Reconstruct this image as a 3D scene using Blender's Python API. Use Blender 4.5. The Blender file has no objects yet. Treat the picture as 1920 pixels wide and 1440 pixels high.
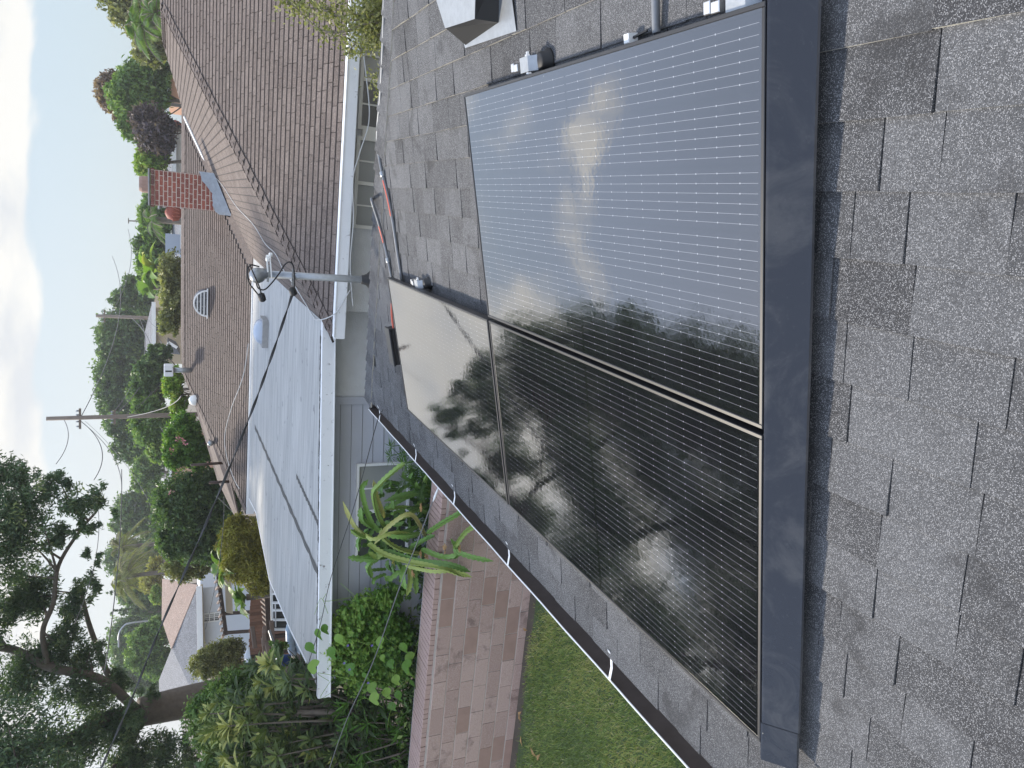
import bpy, math, random
import numpy as np
from mathutils import Matrix, Vector
random.seed(7); rng = np.random.default_rng(7)
C = bpy.context.scene.collection
R = math.radians
sc = bpy.context.scene
# ------------------------------------------------------------------ camera
F, YAW, PITCH = 1358.2, -0.2421, 0.44088
fwd = np.array([math.sin(YAW)*math.cos(PITCH), math.cos(YAW)*math.cos(PITCH), -math.sin(PITCH)])
rgt = np.array([math.cos(YAW), -math.sin(YAW), 0.])
dwn = np.cross(fwd, rgt)
cam = bpy.data.objects.new('camera', bpy.data.cameras.new('camera')); C.objects.link(cam)
cam.matrix_world = Matrix(((dwn[0], rgt[0], -fwd[0], 0), (dwn[1], rgt[1], -fwd[1], 0), (dwn[2], rgt[2], -fwd[2], 0), (0, 0, 0, 1)))
cam.data.sensor_width = 36; cam.data.lens = F/1920*36; cam.data.clip_start = .05; cam.data.clip_end = 3000
sc.camera = cam
# ------------------------------------------------------------------ light
SUN_AZ, SUN_EL = R(-42), R(43)
sd = Vector((math.sin(SUN_AZ)*math.cos(SUN_EL), math.cos(SUN_AZ)*math.cos(SUN_EL), math.sin(SUN_EL)))
sun = bpy.data.objects.new('sun', bpy.data.lights.new('sun', 'SUN')); C.objects.link(sun)
sun.data.energy = 1.5; sun.data.angle = R(4); sun.data.color = (1, .90, .76)
sun.rotation_euler = sd.to_track_quat('Z', 'Y').to_euler()
w = bpy.data.worlds.new('World'); sc.world = w; w.use_nodes = True
sc.view_settings.view_transform = 'Standard'; sc.view_settings.look = 'None'
sc.view_settings.exposure = 1.9; sc.view_settings.gamma = 1; sc.view_settings.use_curve_mapping = False

class NT:
    """tiny node helper"""
    def __init__(s, nt): s.t = nt; s.n = nt.nodes; s.l = nt.links
    def new(s, typ, **k):
        o = s.n.new(typ)
        for a, b in k.items():
            if a == 'op': o.operation = b
            elif a.startswith('i_'): s.put(o.inputs[int(a[2:])], b)
            else: setattr(o, a, b)
        return o
    def put(s, sock, v):
        if isinstance(v, bpy.types.NodeSocket): s.l.new(v, sock)
        elif isinstance(v, bpy.types.Node): s.l.new(v.outputs[0], sock)
        else: sock.default_value = v
    def m(s, op, a, b=0.0, c=None, clamp=False):
        o = s.n.new('ShaderNodeMath'); o.operation = op; o.use_clamp = clamp
        s.put(o.inputs[0], a); s.put(o.inputs[1], b)
        if c is not None: s.put(o.inputs[2], c)
        return o.outputs[0]
    def mix(s, f, a, b, blend='MIX'):
        o = s.n.new('ShaderNodeMix'); o.data_type = 'RGBA'; o.blend_type = blend
        s.put(o.inputs[0], f); s.put(o.inputs[6], a if not isinstance(a, tuple) else (*a[:3], 1)); s.put(o.inputs[7], b if not isinstance(b, tuple) else (*b[:3], 1))
        return o.outputs[2]
    def noise(s, scale, detail=3, rough=.55, vec=None, dist=0):
        o = s.n.new('ShaderNodeTexNoise'); o.inputs['Scale'].default_value = scale; o.inputs['Detail'].default_value = detail
        o.inputs['Roughness'].default_value = rough; o.inputs['Distortion'].default_value = dist
        if vec is not None: s.l.new(vec, o.inputs['Vector'])
        return o.outputs[0]
    def ramp(s, f, pts):
        o = s.n.new('ShaderNodeValToRGB'); s.put(o.inputs[0], f); e = o.color_ramp.elements
        while len(e) < len(pts): e.new(.5)
        for i, (p, c) in enumerate(pts): e[i].position = p; e[i].color = (*c, 1) if len(c) == 3 else c
        return o.outputs[0]
    def mr(s, v, a, b, c=0., d=1.):
        o = s.n.new('ShaderNodeMapRange'); s.put(o.inputs[0], v)
        for i, x in enumerate((a, b, c, d)): o.inputs[i+1].default_value = x
        o.interpolation_type = 'SMOOTHSTEP'; return o.outputs[0]

# sky: Nishita + procedural clouds laid out by direction
W = NT(w.node_tree); W.n.clear()
tc = W.new('ShaderNodeTexCoord').outputs['Generated']
sky = W.new('ShaderNodeTexSky'); sky.sky_type = 'NISHITA'; sky.sun_disc = False
sky.sun_elevation = SUN_EL; sky.sun_rotation = SUN_AZ; sky.air_density = 1.0; sky.dust_density = 1.6; sky.ozone_density = 1.5; sky.altitude = 50
sp = W.new('ShaderNodeSeparateXYZ'); W.l.new(tc, sp.inputs[0])
el = W.m('ARCSINE', sp.outputs[2]); az = W.m('ARCTAN2', sp.outputs[0], sp.outputs[1])
cv = W.new('ShaderNodeCombineXYZ'); W.put(cv.inputs[0], W.m('MULTIPLY', az, 1.0)); W.put(cv.inputs[1], W.m('MULTIPLY', el, 2.4)); cv.inputs[2].default_value = 1.3
n1 = W.noise(3.4, 9, .56, cv.outputs[0], .25)
# cloud cover falls off to clear sky high up, and near the horizon
elm = W.m('ADD', el, W.m('MULTIPLY', W.mr(az, R(-26), R(-10)), R(-1.2)))      # deck sits lower to the left
cover = W.m('MULTIPLY', W.mr(elm, R(5.2), R(9.0)), W.mr(el, R(34), R(14)))
cl = W.mr(W.m('ADD', n1, W.m('MULTIPLY', cover, .44)), .66, .78)
n2 = W.noise(7.0, 6, .6, cv.outputs[0])
ccol = W.ramp(n2, [(.36, (1.40, 1.43, 1.48)), (.56, (1.86, 1.80, 1.68))])
glow = W.m('MULTIPLY', W.mr(el, R(24), R(-2)), W.mr(W.m('ABSOLUTE', W.m('SUBTRACT', az, R(-34))), R(48), R(4)))
hz = W.mix(W.mr(el, R(9), R(34)), (.79, 1.01, 1.17), (1.78, 2.15, 2.85))
base = W.mix(.95, sky.outputs[0], hz)
base = W.mix(W.m('MULTIPLY', glow, .8), base, (1.50, 1.52, 1.50))
cs_ = W.new('ShaderNodeVectorMath', op='SCALE'); W.put(cs_.inputs[0], ccol); W.put(cs_.inputs['Scale'], W.mr(el, R(9), R(30), .98, 2.3)); ccol = cs_.outputs[0]
col = W.mix(W.m('MULTIPLY', cl, .93), base, ccol)
bg = W.new('ShaderNodeBackground'); W.put(bg.inputs[0], col); bg.inputs[1].default_value = .15
wo = W.new('ShaderNodeOutputWorld'); W.l.new(bg.outputs[0], wo.inputs[0])

# ------------------------------------------------------------------ measuring helpers (points of the place from the photograph's rays)
def ray(x, y):
    d = (1440-y-720)*rgt + (x-960)*dwn + F*fwd
    return d
def onY(x, y, Y): d = ray(x, y); return d*(Y/d[1])
def onZ(x, y, Z): d = ray(x, y); return d*(Z/d[2])
def onP(x, y, P, n): d = ray(x, y); return d*(np.dot(P, n)/np.dot(d, n))
G = -4.4                                                     # ground level, camera eye at 0
TH = 0.22132
S = np.array([math.cos(TH), 0, math.sin(TH)]); N = np.array([-math.sin(TH), 0, math.cos(TH)]); E = np.array([0, 1., 0])
P0 = np.array([-0.47667, 1.41526, -1.45252]); PL, PW, PG = 1.9316, 1.05, .0185
H = .11
def RW(s, t, n=0.): return P0 + s*E + t*S + n*N            # roof coords: s along the eave, t up the slope, n off the panel face
def roofst(x, y, h=H):
    q = onP(x, y, P0-h*N, N)-P0; return q[1], float(q@S)
RM = Matrix(((S[0], E[0], N[0]), (S[1], E[1], N[1]), (S[2], E[2], N[2]))).to_4x4()
def hip_s(t): return 5.913-(t+1.51)*.8186
def rmat(s, t, n=0.): return Matrix.Translation(Vector(RW(s, t, n))) @ RM

# ------------------------------------------------------------------ mesh builder
class MB:
    def __init__(s): s.v = []; s.f = []; s.t = []; s.mi = []; s.n = 0; s.arr = []
    def add(s, vs, fs, tone=.5, mi=0):
        b = s.n
        s.v.extend([tuple(map(float, p)) for p in vs]); s.n += len(vs)
        for f in fs: s.f.append([i+b for i in f]); s.t.append(tone); s.mi.append(mi)
    def box(s, c, h, ax=(1, 0, 0), ay=(0, 1, 0), az=(0, 0, 1), tone=.5, mi=0, bev=0):
        c = np.array(c, float); ax, ay, az = [np.array(a, float) for a in (ax, ay, az)]
        if bev:
            vs = []; 
            for sz in (-1, 1):
                for (sx, sy) in ((-1, -1), (1, -1), (1, 1), (-1, 1)):
                    vs.append(c+ax*sx*(h[0]-bev)+ay*sy*(h[1]-bev)+az*sz*h[2])
            for sz in (-1, 1):
                for (sx, sy) in ((-1, -1), (1, -1), (1, 1), (-1, 1)):
                    vs.append(c+ax*sx*h[0]+ay*sy*h[1]+az*sz*(h[2]-bev))
            fs = [(3, 2, 1, 0), (4, 5, 6, 7)]
            for i in range(4):
                j = (i+1) % 4
                fs += [(i, j, 8+j, 8+i), (8+i, 8+j, 12+j, 12+i), (12+i, 12+j, 4+j, 4+i)]
            s.add(vs, fs, tone, mi); return
        vs = [c+ax*sx*h[0]+ay*sy*h[1]+az*sz*h[2] for sz in (-1, 1) for (sx, sy) in ((-1, -1), (1, -1), (1, 1), (-1, 1))]
        s.add(vs, [(3, 2, 1, 0), (4, 5, 6, 7), (0, 1, 5, 4), (1, 2, 6, 5), (2, 3, 7, 6), (3, 0, 4, 7)], tone, mi)
    def bar(s, a, b, w, h, up=(0, 0, 1), tone=.5, mi=0, bev=0):
        a = np.array(a, float); b = np.array(b, float); d = b-a; L = np.linalg.norm(d); d = d/L
        u = np.array(up, float); sx = np.cross(d, u); sx /= np.linalg.norm(sx)+1e-9; u = np.cross(sx, d)
        s.box((a+b)/2, (w/2, L/2, h/2), sx, d, u, tone, mi, bev)
    def tube(s, path, r, n=8, tone=.5, mi=0, cap=True):
        P = np.array(path, float); m = len(P); rr = np.full(m, r) if np.isscalar(r) else np.array(r, float)
        T = np.gradient(P, axis=0); T /= np.linalg.norm(T, axis=1)[:, None]+1e-9
        u = np.cross(T[0], (0, 0, 1.)); 
        if np.linalg.norm(u) < .1: u = np.cross(T[0], (1., 0, 0))
        u /= np.linalg.norm(u); vs = []
        for i in range(m):
            u = u-T[i]*np.dot(u, T[i]); u /= np.linalg.norm(u)+1e-9; q = np.cross(T[i], u)
            for k in range(n):
                a = 2*math.pi*k/n; vs.append(P[i]+rr[i]*(math.cos(a)*u+math.sin(a)*q))
        fs = [(i*n+k, i*n+(k+1) % n, (i+1)*n+(k+1) % n, (i+1)*n+k) for i in range(m-1) for k in range(n)]
        if cap: fs += [tuple(range(n-1, -1, -1)), tuple((m-1)*n+k for k in range(n))]
        s.add(vs, fs, tone, mi)
    def slab(s, pts, d, tone=.5, mi=0):
        """polygon (world pts) with thickness vector d"""
        pts = [np.array(p, float) for p in pts]; n = len(pts); d = np.array(d, float)
        vs = pts+[p+d for p in pts]
        fs = [tuple(range(n)), tuple(range(2*n-1, n-1, -1))]+[(i, i+n, (i+1) % n+n, (i+1) % n) for i in range(n)]
        s.add(vs, fs, tone, mi)
    def lathe(s, c, prof, n=16, axis=(0, 0, 1), tone=.5, mi=0):
        ax = np.array(axis, float); ax /= np.linalg.norm(ax); u = np.cross(ax, (1, .02, .01)); u /= np.linalg.norm(u); q = np.cross(ax, u)
        vs = []; c = np.array(c, float)
        for (r, z) in prof:
            for k in range(n):
                a = 2*math.pi*k/n; vs.append(c+ax*z+r*(math.cos(a)*u+math.sin(a)*q))
        m = len(prof)
        fs = [(i*n+k, i*n+(k+1) % n, (i+1)*n+(k+1) % n, (i+1)*n+k) for i in range(m-1) for k in range(n)]
        fs += [tuple(range(n-1, -1, -1)), tuple((m-1)*n+k for k in range(n))]
        s.add(vs, fs, tone, mi)
    def mesh(s, name, mats, smooth=False):
        me = bpy.data.meshes.new(name); me.from_pydata(s.v, [], s.f)
        a = me.attributes.new('tone', 'FLOAT', 'FACE'); a.data.foreach_set('value', s.t)
        for m in (mats if isinstance(mats, (list, tuple)) else [mats]): me.materials.append(m)
        me.polygons.foreach_set('material_index', s.mi)
        if smooth: me.polygons.foreach_set('use_smooth', [True]*len(s.f))
        me.update(); return me
    def build(s, name, mats, parent=None, smooth=False): return link(name, s.mesh(name, mats, smooth), parent)
def link(name, me, parent=None, mat=None):
    o = bpy.data.objects.new(name, me); C.objects.link(o)
    if parent is not None:
        o.parent = parent
        if parent.type == 'EMPTY': o.matrix_parent_inverse = Matrix.Translation(-parent.location)
    if mat is not None: o.matrix_basis = mat
    return o
def npmesh(name, V, Fq, tone, mats, parent=None, smooth=False, k=4):
    """fast mesh from arrays: V (n,3), Fq (m,k)"""
    me = bpy.data.meshes.new(name); nv, nf = len(V), len(Fq)
    me.vertices.add(nv); me.vertices.foreach_set('co', np.asarray(V, np.float32).ravel())
    me.loops.add(nf*k); me.loops.foreach_set('vertex_index', np.asarray(Fq, np.int32).ravel())
    me.polygons.add(nf); me.polygons.foreach_set('loop_start', np.arange(nf, dtype=np.int32)*k)
    me.update(calc_edges=True)
    a = me.attributes.new('tone', 'FLOAT', 'FACE'); a.data.foreach_set('value', np.asarray(tone, np.float32))
    for m in (mats if isinstance(mats, (list, tuple)) else [mats]): me.materials.append(m)
    if smooth: me.polygons.foreach_set('use_smooth', [True]*nf)
    return link(name, me, parent)
def tag(o, label=None, cat=None, group=None, kind=None):
    if label: o['label'] = label
    if cat: o['category'] = cat
    if group: o['group'] = group
    if kind: o['kind'] = kind
    return o
def thing(name, label, cat, loc=(0, 0, 0), group=None):
    o = bpy.data.objects.new(name, None); C.objects.link(o); o.location = Vector([float(a) for a in loc]); o.empty_display_size = .1
    return tag(o, label, cat, group)
def struct(o): o['kind'] = 'structure'; return o
def spline(pts, n=8):
    P = np.array(pts, float); out = []
    Q = np.vstack([2*P[0]-P[1], P, 2*P[-1]-P[-2]])
    for i in range(1, len(Q)-2):
        for k in range(n):
            t = k/n; a, b, c, d = Q[i-1], Q[i], Q[i+1], Q[i+2]
            out.append(.5*((2*b)+(-a+c)*t+(2*a-5*b+4*c-d)*t*t+(-a+3*b-3*c+d)*t**3))
    out.append(P[-1]); return np.array(out)
def sag(a, b, drop, n=24):
    a = np.array(a, float); b = np.array(b, float); t = np.linspace(0, 1, n)[:, None]
    p = a*(1-t)+b*t; p[:, 2] -= (4*t*(1-t)*drop)[:, 0]; return p

# ------------------------------------------------------------------ materials
def mat(name, color=(.5, .5, .5), rough=.6, metal=0., spec=.5, bump=0., bscale=40., var=.0, vscale=3., tonev=0., fn=None, coat=0.):
    m = bpy.data.materials.new(name); m.use_nodes = True; T = NT(m.node_tree); b = T.n['Principled BSDF']
    b.inputs['Roughness'].default_value = rough; b.inputs['Metallic'].default_value = metal
    b.inputs['Specular IOR Level'].default_value = spec; b.inputs['Coat Weight'].default_value = coat
    pos = T.new('ShaderNodeNewGeometry').outputs['Position']; c = (*color, 1)
    if var:
        c = T.mix(T.noise(vscale, 5, .6, pos), tuple(max(0, k*(1-var)) for k in color), tuple(k*(1+var) for k in color))
    if tonev:
        at = T.new('ShaderNodeAttribute', attribute_name='tone').outputs['Fac']; rnd = T.new('ShaderNodeObjectInfo').outputs['Random']
        tn = T.m('ADD', T.m('MULTIPLY', T.m('LESS_THAN', at, 0), T.m('SUBTRACT', rnd, at)), T.m('MULTIPLY', T.m('GREATER_THAN', at, 0), at))
        # a tone of -1 means: take this object's own random value
        tn = T.m('MULTIPLY_ADD', T.m('LESS_THAN', at, 0), -1.0, tn)
        k = T.m('MULTIPLY_ADD', T.m('SUBTRACT', tn, .5), 2*tonev, 1.0)
        vv = T.new('ShaderNodeVectorMath', op='SCALE'); T.put(vv.inputs[0], c if not isinstance(c, tuple) else c[:3]); T.put(vv.inputs['Scale'], k); c = vv.outputs[0]
    T.put(b.inputs['Base Color'], c)
    if bump:
        bp = T.new('ShaderNodeBump'); bp.inputs['Strength'].default_value = bump; bp.inputs['Distance'].default_value = .01
        T.put(bp.inputs['Height'], T.noise(bscale, 4, .6, pos)); T.l.new(bp.outputs[0], b.inputs['Normal'])
    if fn: fn(T, b, pos, c)
    return m
def shingle_mat(name, dark, light, speck, tonev=.3, gs=420., sp=.62, streak=.0):
    def fn(T, b, pos, c):
        at = T.new('ShaderNodeAttribute', attribute_name='tone').outputs['Fac']; rnd = T.new('ShaderNodeObjectInfo').outputs['Random']
        lt = T.m('LESS_THAN', at, 0); tn = T.m('ADD', T.m('MULTIPLY', lt, rnd), T.m('MULTIPLY', T.m('SUBTRACT', 1.0, lt), at))
        big = T.noise(2.2, 4, .6, pos); med = T.noise(11., 3, .6, pos)
        g = T.noise(gs, 2, .7, pos); v = T.new('ShaderNodeTexVoronoi'); v.inputs['Scale'].default_value = gs*.8; T.l.new(pos, v.inputs['Vector'])
        f = T.m('ADD', T.m('MULTIPLY', T.m('SUBTRACT', tn, .5), tonev*2), T.m('MULTIPLY', T.m('SUBTRACT', big, .5), 1.1))
        f = T.m('ADD', f, T.m('MULTIPLY', T.m('SUBTRACT', med, .5), .8)); f = T.m('ADD', f, .5, clamp=True)
        base = T.mix(f, dark, light)
        base = T.mix(T.mr(g, .38, .62), T.mix(1., base, (.62, .62, .62), 'MULTIPLY'), base)
        vc = T.new('ShaderNodeSeparateColor'); T.l.new(v.outputs['Color'], vc.inputs[0])
        wsp = T.m('MULTIPLY', T.mr(vc.outputs[0], sp-.15, 1.), T.mr(v.outputs['Distance'], .7, .2))
        base = T.mix(T.m('MULTIPLY', T.mr(vc.outputs[1], .6, 1.), .45), base, (.02, .02, .022))
        base = T.mix(T.m('MULTIPLY', wsp, .9), base, speck)
        if streak:   # dark algae / damp patches
            st = T.noise(3.4, 7, .7, pos, .3); base = T.mix(T.m('MULTIPLY', T.mr(st, .53, .66), streak), base, (.03, .03, .032))
        T.put(b.inputs['Base Color'], base)
        bp = T.new('ShaderNodeBump'); bp.inputs['Strength'].default_value = .9; bp.inputs['Distance'].default_value = .0025
        T.put(bp.inputs['Height'], g); T.l.new(bp.outputs[0], b.inputs['Normal'])
    return mat(name, rough=.85, spec=.35, fn=fn)
M = {}
M['shingle'] = shingle_mat('grey_granule_shingle', (.045, .046, .050), (.125, .128, .135), (.42, .42, .43), .42, 560., .55, .6)
M['shingle_edge'] = mat('shingle_cut_edge', (.48, .46, .40), .95, bump=.6, bscale=300, var=.5, vscale=60)
M['felt_and_groove_shade'] = mat('roof_felt_and_groove_shade', (.015, .015, .016), .95)
M['brown_shingle'] = shingle_mat('brown_shingle', (.120, .090, .078), (.225, .180, .158), (.34, .28, .24), .26, 120., .8, .12)
M['brown_edge_and_shade'] = mat('brown_shingle_edge_and_shade', (.05, .04, .037), .95)
M['slate_shingle'] = shingle_mat('slate_shingle', (.12, .13, .15), (.26, .27, .30), (.4, .4, .42), .4, 30., .8)
M['rust_shingle'] = shingle_mat('rust_shingle', (.24, .16, .13), (.40, .28, .23), (.45, .38, .33), .3, 30., .8)
def glass_fn(T, b, pos, c):
    o = T.new('ShaderNodeTexCoord').outputs['Object']; s = T.new('ShaderNodeSeparateXYZ'); T.l.new(o, s.inputs[0])
    x, y = s.outputs[0], s.outputs[1]
    cx = T.m('FRACT', T.m('DIVIDE', T.m('SUBTRACT', x, .021), .168))
    k = T.m('DIVIDE', T.m('SUBTRACT', cx, .12), .152)
    d = T.m('MULTIPLY', T.m('ABSOLUTE', T.m('SUBTRACT', k, T.m('ROUND', k))), .152*.168)         # metres to the nearest wire
    inb = T.m('MULTIPLY', T.m('GREATER_THAN', cx, .07), T.m('LESS_THAN', cx, .93))
    inb = T.m('MULTIPLY', inb, T.m('MULTIPLY', T.m('GREATER_THAN', y, .022), T.m('LESS_THAN', y, PL-.022)))
    inb = T.m('MULTIPLY', inb, T.m('GREATER_THAN', T.m('ABSOLUTE', T.m('SUBTRACT', y, PL/2)), .007))
    cy = T.m('ABSOLUTE', T.m('SUBTRACT', T.m('FRACT', T.m('DIVIDE', y, PL/22)), .5))         # .5 at the cell ends
    dot = T.mr(cy, .465, .50)
    line = T.m('MULTIPLY', T.mr(d, .0009, .0003), inb)
    dots = T.m('MULTIPLY', T.m('MULTIPLY', T.mr(d, .0026, .0012), inb), dot)
    line = T.m('MAXIMUM', T.m('MULTIPLY', line, .22), T.m('MULTIPLY', dots, .5))
    mid = T.mr(T.m('ABSOLUTE', T.m('SUBTRACT', y, PL/2)), .006, .004)
    big = T.noise(3., 4, .6, pos)
    cell = T.mix(big, (.0055, .0055, .0075), (.009, .009, .011))
    cell = T.mix(mid, cell, (.002, .002, .002))
    gap = T.mr(T.m('ABSOLUTE', T.m('SUBTRACT', cx, .5)), .488, .494)
    cell = T.mix(gap, cell, (.003, .003, .003))
    dust = T.noise(9., 6, .7, pos, .5)
    cell = T.mix(T.m('MULTIPLY', T.mr(dust, .58, .78), .06), cell, (.35, .36, .36))
    vo = T.new('ShaderNodeTexVoronoi'); vo.inputs['Scale'].default_value = 26.; T.l.new(pos, vo.inputs['Vector'])
    vc = T.new('ShaderNodeSeparateColor'); T.l.new(vo.outputs['Color'], vc.inputs[0])
    spk = T.m('MULTIPLY', T.mr(vo.outputs['Distance'], .10, .04), T.m('GREATER_THAN', vc.outputs[1], .90))
    cell = T.mix(T.m('MULTIPLY', spk, .35), cell, (.4, .4, .38))
    T.put(b.inputs['Base Color'], T.mix(line, cell, (.72, .74, .78)))
    T.put(b.inputs['Roughness'], T.m('MULTIPLY_ADD', T.mr(dust, .4, .8), .02, .008))
    b.inputs['IOR'].default_value = 1.9; b.inputs['Coat Weight'].default_value = .8; b.inputs['Coat IOR'].default_value = 1.55; b.inputs['Coat Roughness'].default_value = .006
    mp = T.new('ShaderNodeMapping'); T.l.new(o, mp.inputs[0]); mp.inputs['Scale'].default_value = (1., 1.0, 1.)
    bp = T.new('ShaderNodeBump'); bp.inputs['Strength'].default_value = .05; bp.inputs['Distance'].default_value = .004
    hh = T.m('ADD', T.m('MULTIPLY', T.noise(95., 2, .5, mp.outputs[0]), .28), T.m('MULTIPLY', T.noise(30., 2, .5, mp.outputs[0]), .8))
    T.put(bp.inputs['Height'], hh); T.l.new(bp.outputs[0], b.inputs['Normal']); T.l.new(bp.outputs[0], b.inputs['Coat Normal'])
M['glass'] = mat('solar_glass', fn=glass_fn, spec=.5)
M['frame'] = mat('black_anodised', (.020, .021, .024), .4, .0, .4, var=.3, vscale=30)
def skirt_fn(T, b, pos, c):
    n = T.noise(4., 6, .7, pos, .8); mp = T.new('ShaderNodeMapping'); T.l.new(pos, mp.inputs[0]); mp.inputs['Scale'].default_value = (2, 60, 60)
    st = T.noise(1.6, 4, .7, mp.outputs[0]); fine = T.noise(60., 3, .7, pos)
    dirt = T.m('ADD', T.m('MULTIPLY', T.mr(n, .48, .70), .30), T.m('MULTIPLY', T.mr(fine, .60, .72), .10))
    T.put(b.inputs['Base Color'], T.mix(dirt, (.012, .014, .021), (.10, .10, .10)))
    T.put(b.inputs['Roughness'], T.m('ADD', T.m('MULTIPLY', T.mr(n, .5, .75), .16), T.m('MULTIPLY_ADD', st, .06, .03)))
    bp = T.new('ShaderNodeBump'); bp.inputs['Strength'].default_value = .12; bp.inputs['Distance'].default_value = .003
    T.put(bp.inputs['Height'], T.noise(14., 3, .5, mp.outputs[0])); T.l.new(bp.outputs[0], b.inputs['Normal'])
M['skirt'] = mat('dark_enamel_skirt', metal=0., spec=.5, fn=skirt_fn); M['skirt'].node_tree.nodes['Principled BSDF'].inputs['IOR'].default_value = 1.5
M['black'] = mat('black_rubber', (.015, .015, .016), .6)
M['galv'] = mat('galvanised_steel', (.33, .35, .37), .42, .75, var=.25, vscale=25, bump=.1, bscale=60)
M['alu'] = mat('mill_aluminium', (.62, .62, .62), .35, .9, var=.15, vscale=20)
M['conduit'] = mat('grey_conduit', (.17, .18, .195), .5, .3, var=.3, vscale=40)
M['orange'] = mat('red_orange_cable', (.62, .12, .07), .5)
M['white'] = mat('white_paint', (.84, .85, .85), .5, var=.06, vscale=6, bump=.1, bscale=30)
def oldwhite(T, b, pos, c):
    n = T.noise(9., 6, .75, pos, .4); n2 = T.noise(3., 3, .6, pos)
    T.put(b.inputs['Base Color'], T.mix(T.mr(n, .60, .70), T.mix(n2, (.72, .74, .77), (.86, .87, .88)), (.18, .16, .15)))
M['oldwhite'] = mat('weathered_white_fascia', rough=.6, fn=oldwhite)
def flat_fn(T, b, pos, c):
    mp = T.new('ShaderNodeMapping'); T.l.new(pos, mp.inputs[0]); mp.inputs['Scale'].default_value = (.7, 11, 1)
    st = T.noise(1., 5, .65, mp.outputs[0]); bg_ = T.noise(.6, 4, .6, pos); fi = T.noise(60., 3, .7, pos)
    cc = T.mix(T.mr(st, .32, .68), (.31, .31, .305), (.50, .495, .48)); cc = T.mix(T.m('MULTIPLY', T.mr(bg_, .45, .7), .2), cc, (.27, .265, .255))
    sp_ = T.noise(5.5, 2, .5, pos); cc = T.mix(T.m('MULTIPLY', T.mr(sp_, .68, .72), .6), cc, (.1, .1, .11))
    T.put(b.inputs['Base Color'], T.mix(T.m('MULTIPLY', fi, .3), cc, (.3, .32, .33)))
    bp = T.new('ShaderNodeBump'); bp.inputs['Strength'].default_value = .5; bp.inputs['Distance'].default_value = .02
    T.put(bp.inputs['Height'], st); T.l.new(bp.outputs[0], b.inputs['Normal'])
M['flatroof'] = mat('coated_flat_roof', rough=.75, fn=flat_fn)
M['seam'] = mat('roof_seam_tar', (.09, .088, .085), .8, var=.3, vscale=8)
M['gap'] = mat('dark_joint', (.02, .018, .016), .95, var=.5, vscale=30)
M['stucco'] = mat('grey_stucco', (.60, .62, .64), .9, bump=.55, bscale=55, var=.10, vscale=9)
M['siding'] = mat('grey_blue_siding', (.45, .475, .54), .6, bump=.12, bscale=25, var=.07, vscale=3, tonev=.06)
M['gutter'] = mat('brown_gutter', (.060, .048, .044), .42, .0, .6, var=.45, vscale=14, bump=.1)
M['window_frame'] = mat('cream_window_frame', (.74, .74, .70), .5, var=.08)
M['dimglass'] = mat('window_glass', (.055, .06, .06), .08, spec=.9, var=.3, vscale=2)
M['blind'] = mat('pale_blind_behind_glass', (.34, .35, .34), .25, spec=.6, var=.12, vscale=1.5)
def block_fn(c1, c2, stain):
    def fn(T, b, pos, c):
        at = T.new('ShaderNodeAttribute', attribute_name='tone').outputs['Fac']; rnd = T.new('ShaderNodeObjectInfo').outputs['Random']
        g = T.noise(95., 4, .85, pos); n = T.noise(3., 5, .65, pos, .4)
        base = T.mix(rnd, c1, c2); base = T.mix(T.mr(g, .52, .62, 0, .55), base, (.66, .58, .53)); base = T.mix(T.mr(g, .46, .36, 0, .45), base, (.12, .08, .07))
        if stain: base = T.mix(T.m('MULTIPLY', T.mr(n, .54, .68), stain), base, (.10, .065, .055))
        T.put(b.inputs['Base Color'], base)
        bp = T.new('ShaderNodeBump'); bp.inputs['Strength'].default_value = .5; bp.inputs['Distance'].default_value = .004
        T.put(bp.inputs['Height'], g); T.l.new(bp.outputs[0], b.inputs['Normal'])
    return fn
M['block'] = mat('pink_block', rough=.9, fn=block_fn((.42, .285, .245), (.54, .385, .335), .5))
M['smoothblock'] = mat('smooth_brown_block', (.38, .25, .205), .85, var=.2, vscale=7)
M['capbrick'] = mat('pink_cap_brick', (.46, .32, .28), .9, bump=.3, bscale=90, var=.2, vscale=12)
M['mortar'] = mat('mortar', (.50, .44, .40), .95, var=.15, vscale=20)
M['greymortar'] = mat('grey_mortar', (.33, .33, .33), .95, bump=.5, bscale=60, var=.2, vscale=15)
M['brick'] = mat('red_brick', rough=.85, fn=block_fn((.20, .040, .028), (.36, .085, .05), .25))
M['brickdark'] = mat('dark_red_brick', rough=.85, fn=block_fn((.10, .03, .025), (.20, .05, .035), .3))
M['chmortar'] = mat('pale_mortar', (.62, .54, .47), .95)
M['sealant'] = mat('grey_roof_cement', (.34, .37, .41), .7, bump=.9, bscale=22, var=.35, vscale=10)
M['bark'] = mat('bark', (.17, .145, .125), .95, bump=1., bscale=14, var=.4, vscale=9)
M['twig'] = mat('pale_twig', (.22, .19, .15), .8, var=.2)
M['wood'] = mat('weathered_timber', (.16, .115, .09), .85, var=.35, vscale=6, tonev=.3)
M['polewood'] = mat('utility_pole_wood', (.20, .16, .13), .9, var=.3, vscale=4)
M['darkwood'] = mat('dark_brown_timber', (.06, .04, .032), .8, var=.3, vscale=4)
M['cream'] = mat('cream_board', (.50, .45, .34), .7, var=.1)
M['dirt'] = mat('soil', (.10, .08, .06), .95, bump=.6, bscale=30, var=.4, vscale=3)
def lawn_fn(T, b, pos, c):
    a = T.noise(1.3, 5, .65, pos); f = T.noise(70., 3, .7, pos)
    cc = T.mix(T.mr(a, .35, .7), (.07, .11, .035), (.12, .16, .055)); T.put(b.inputs['Base Color'], T.mix(T.m('MULTIPLY', f, .5), cc, (.03, .035, .015)))
M['lawn'] = mat('lawn_base', rough=.95, fn=lawn_fn)
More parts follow.
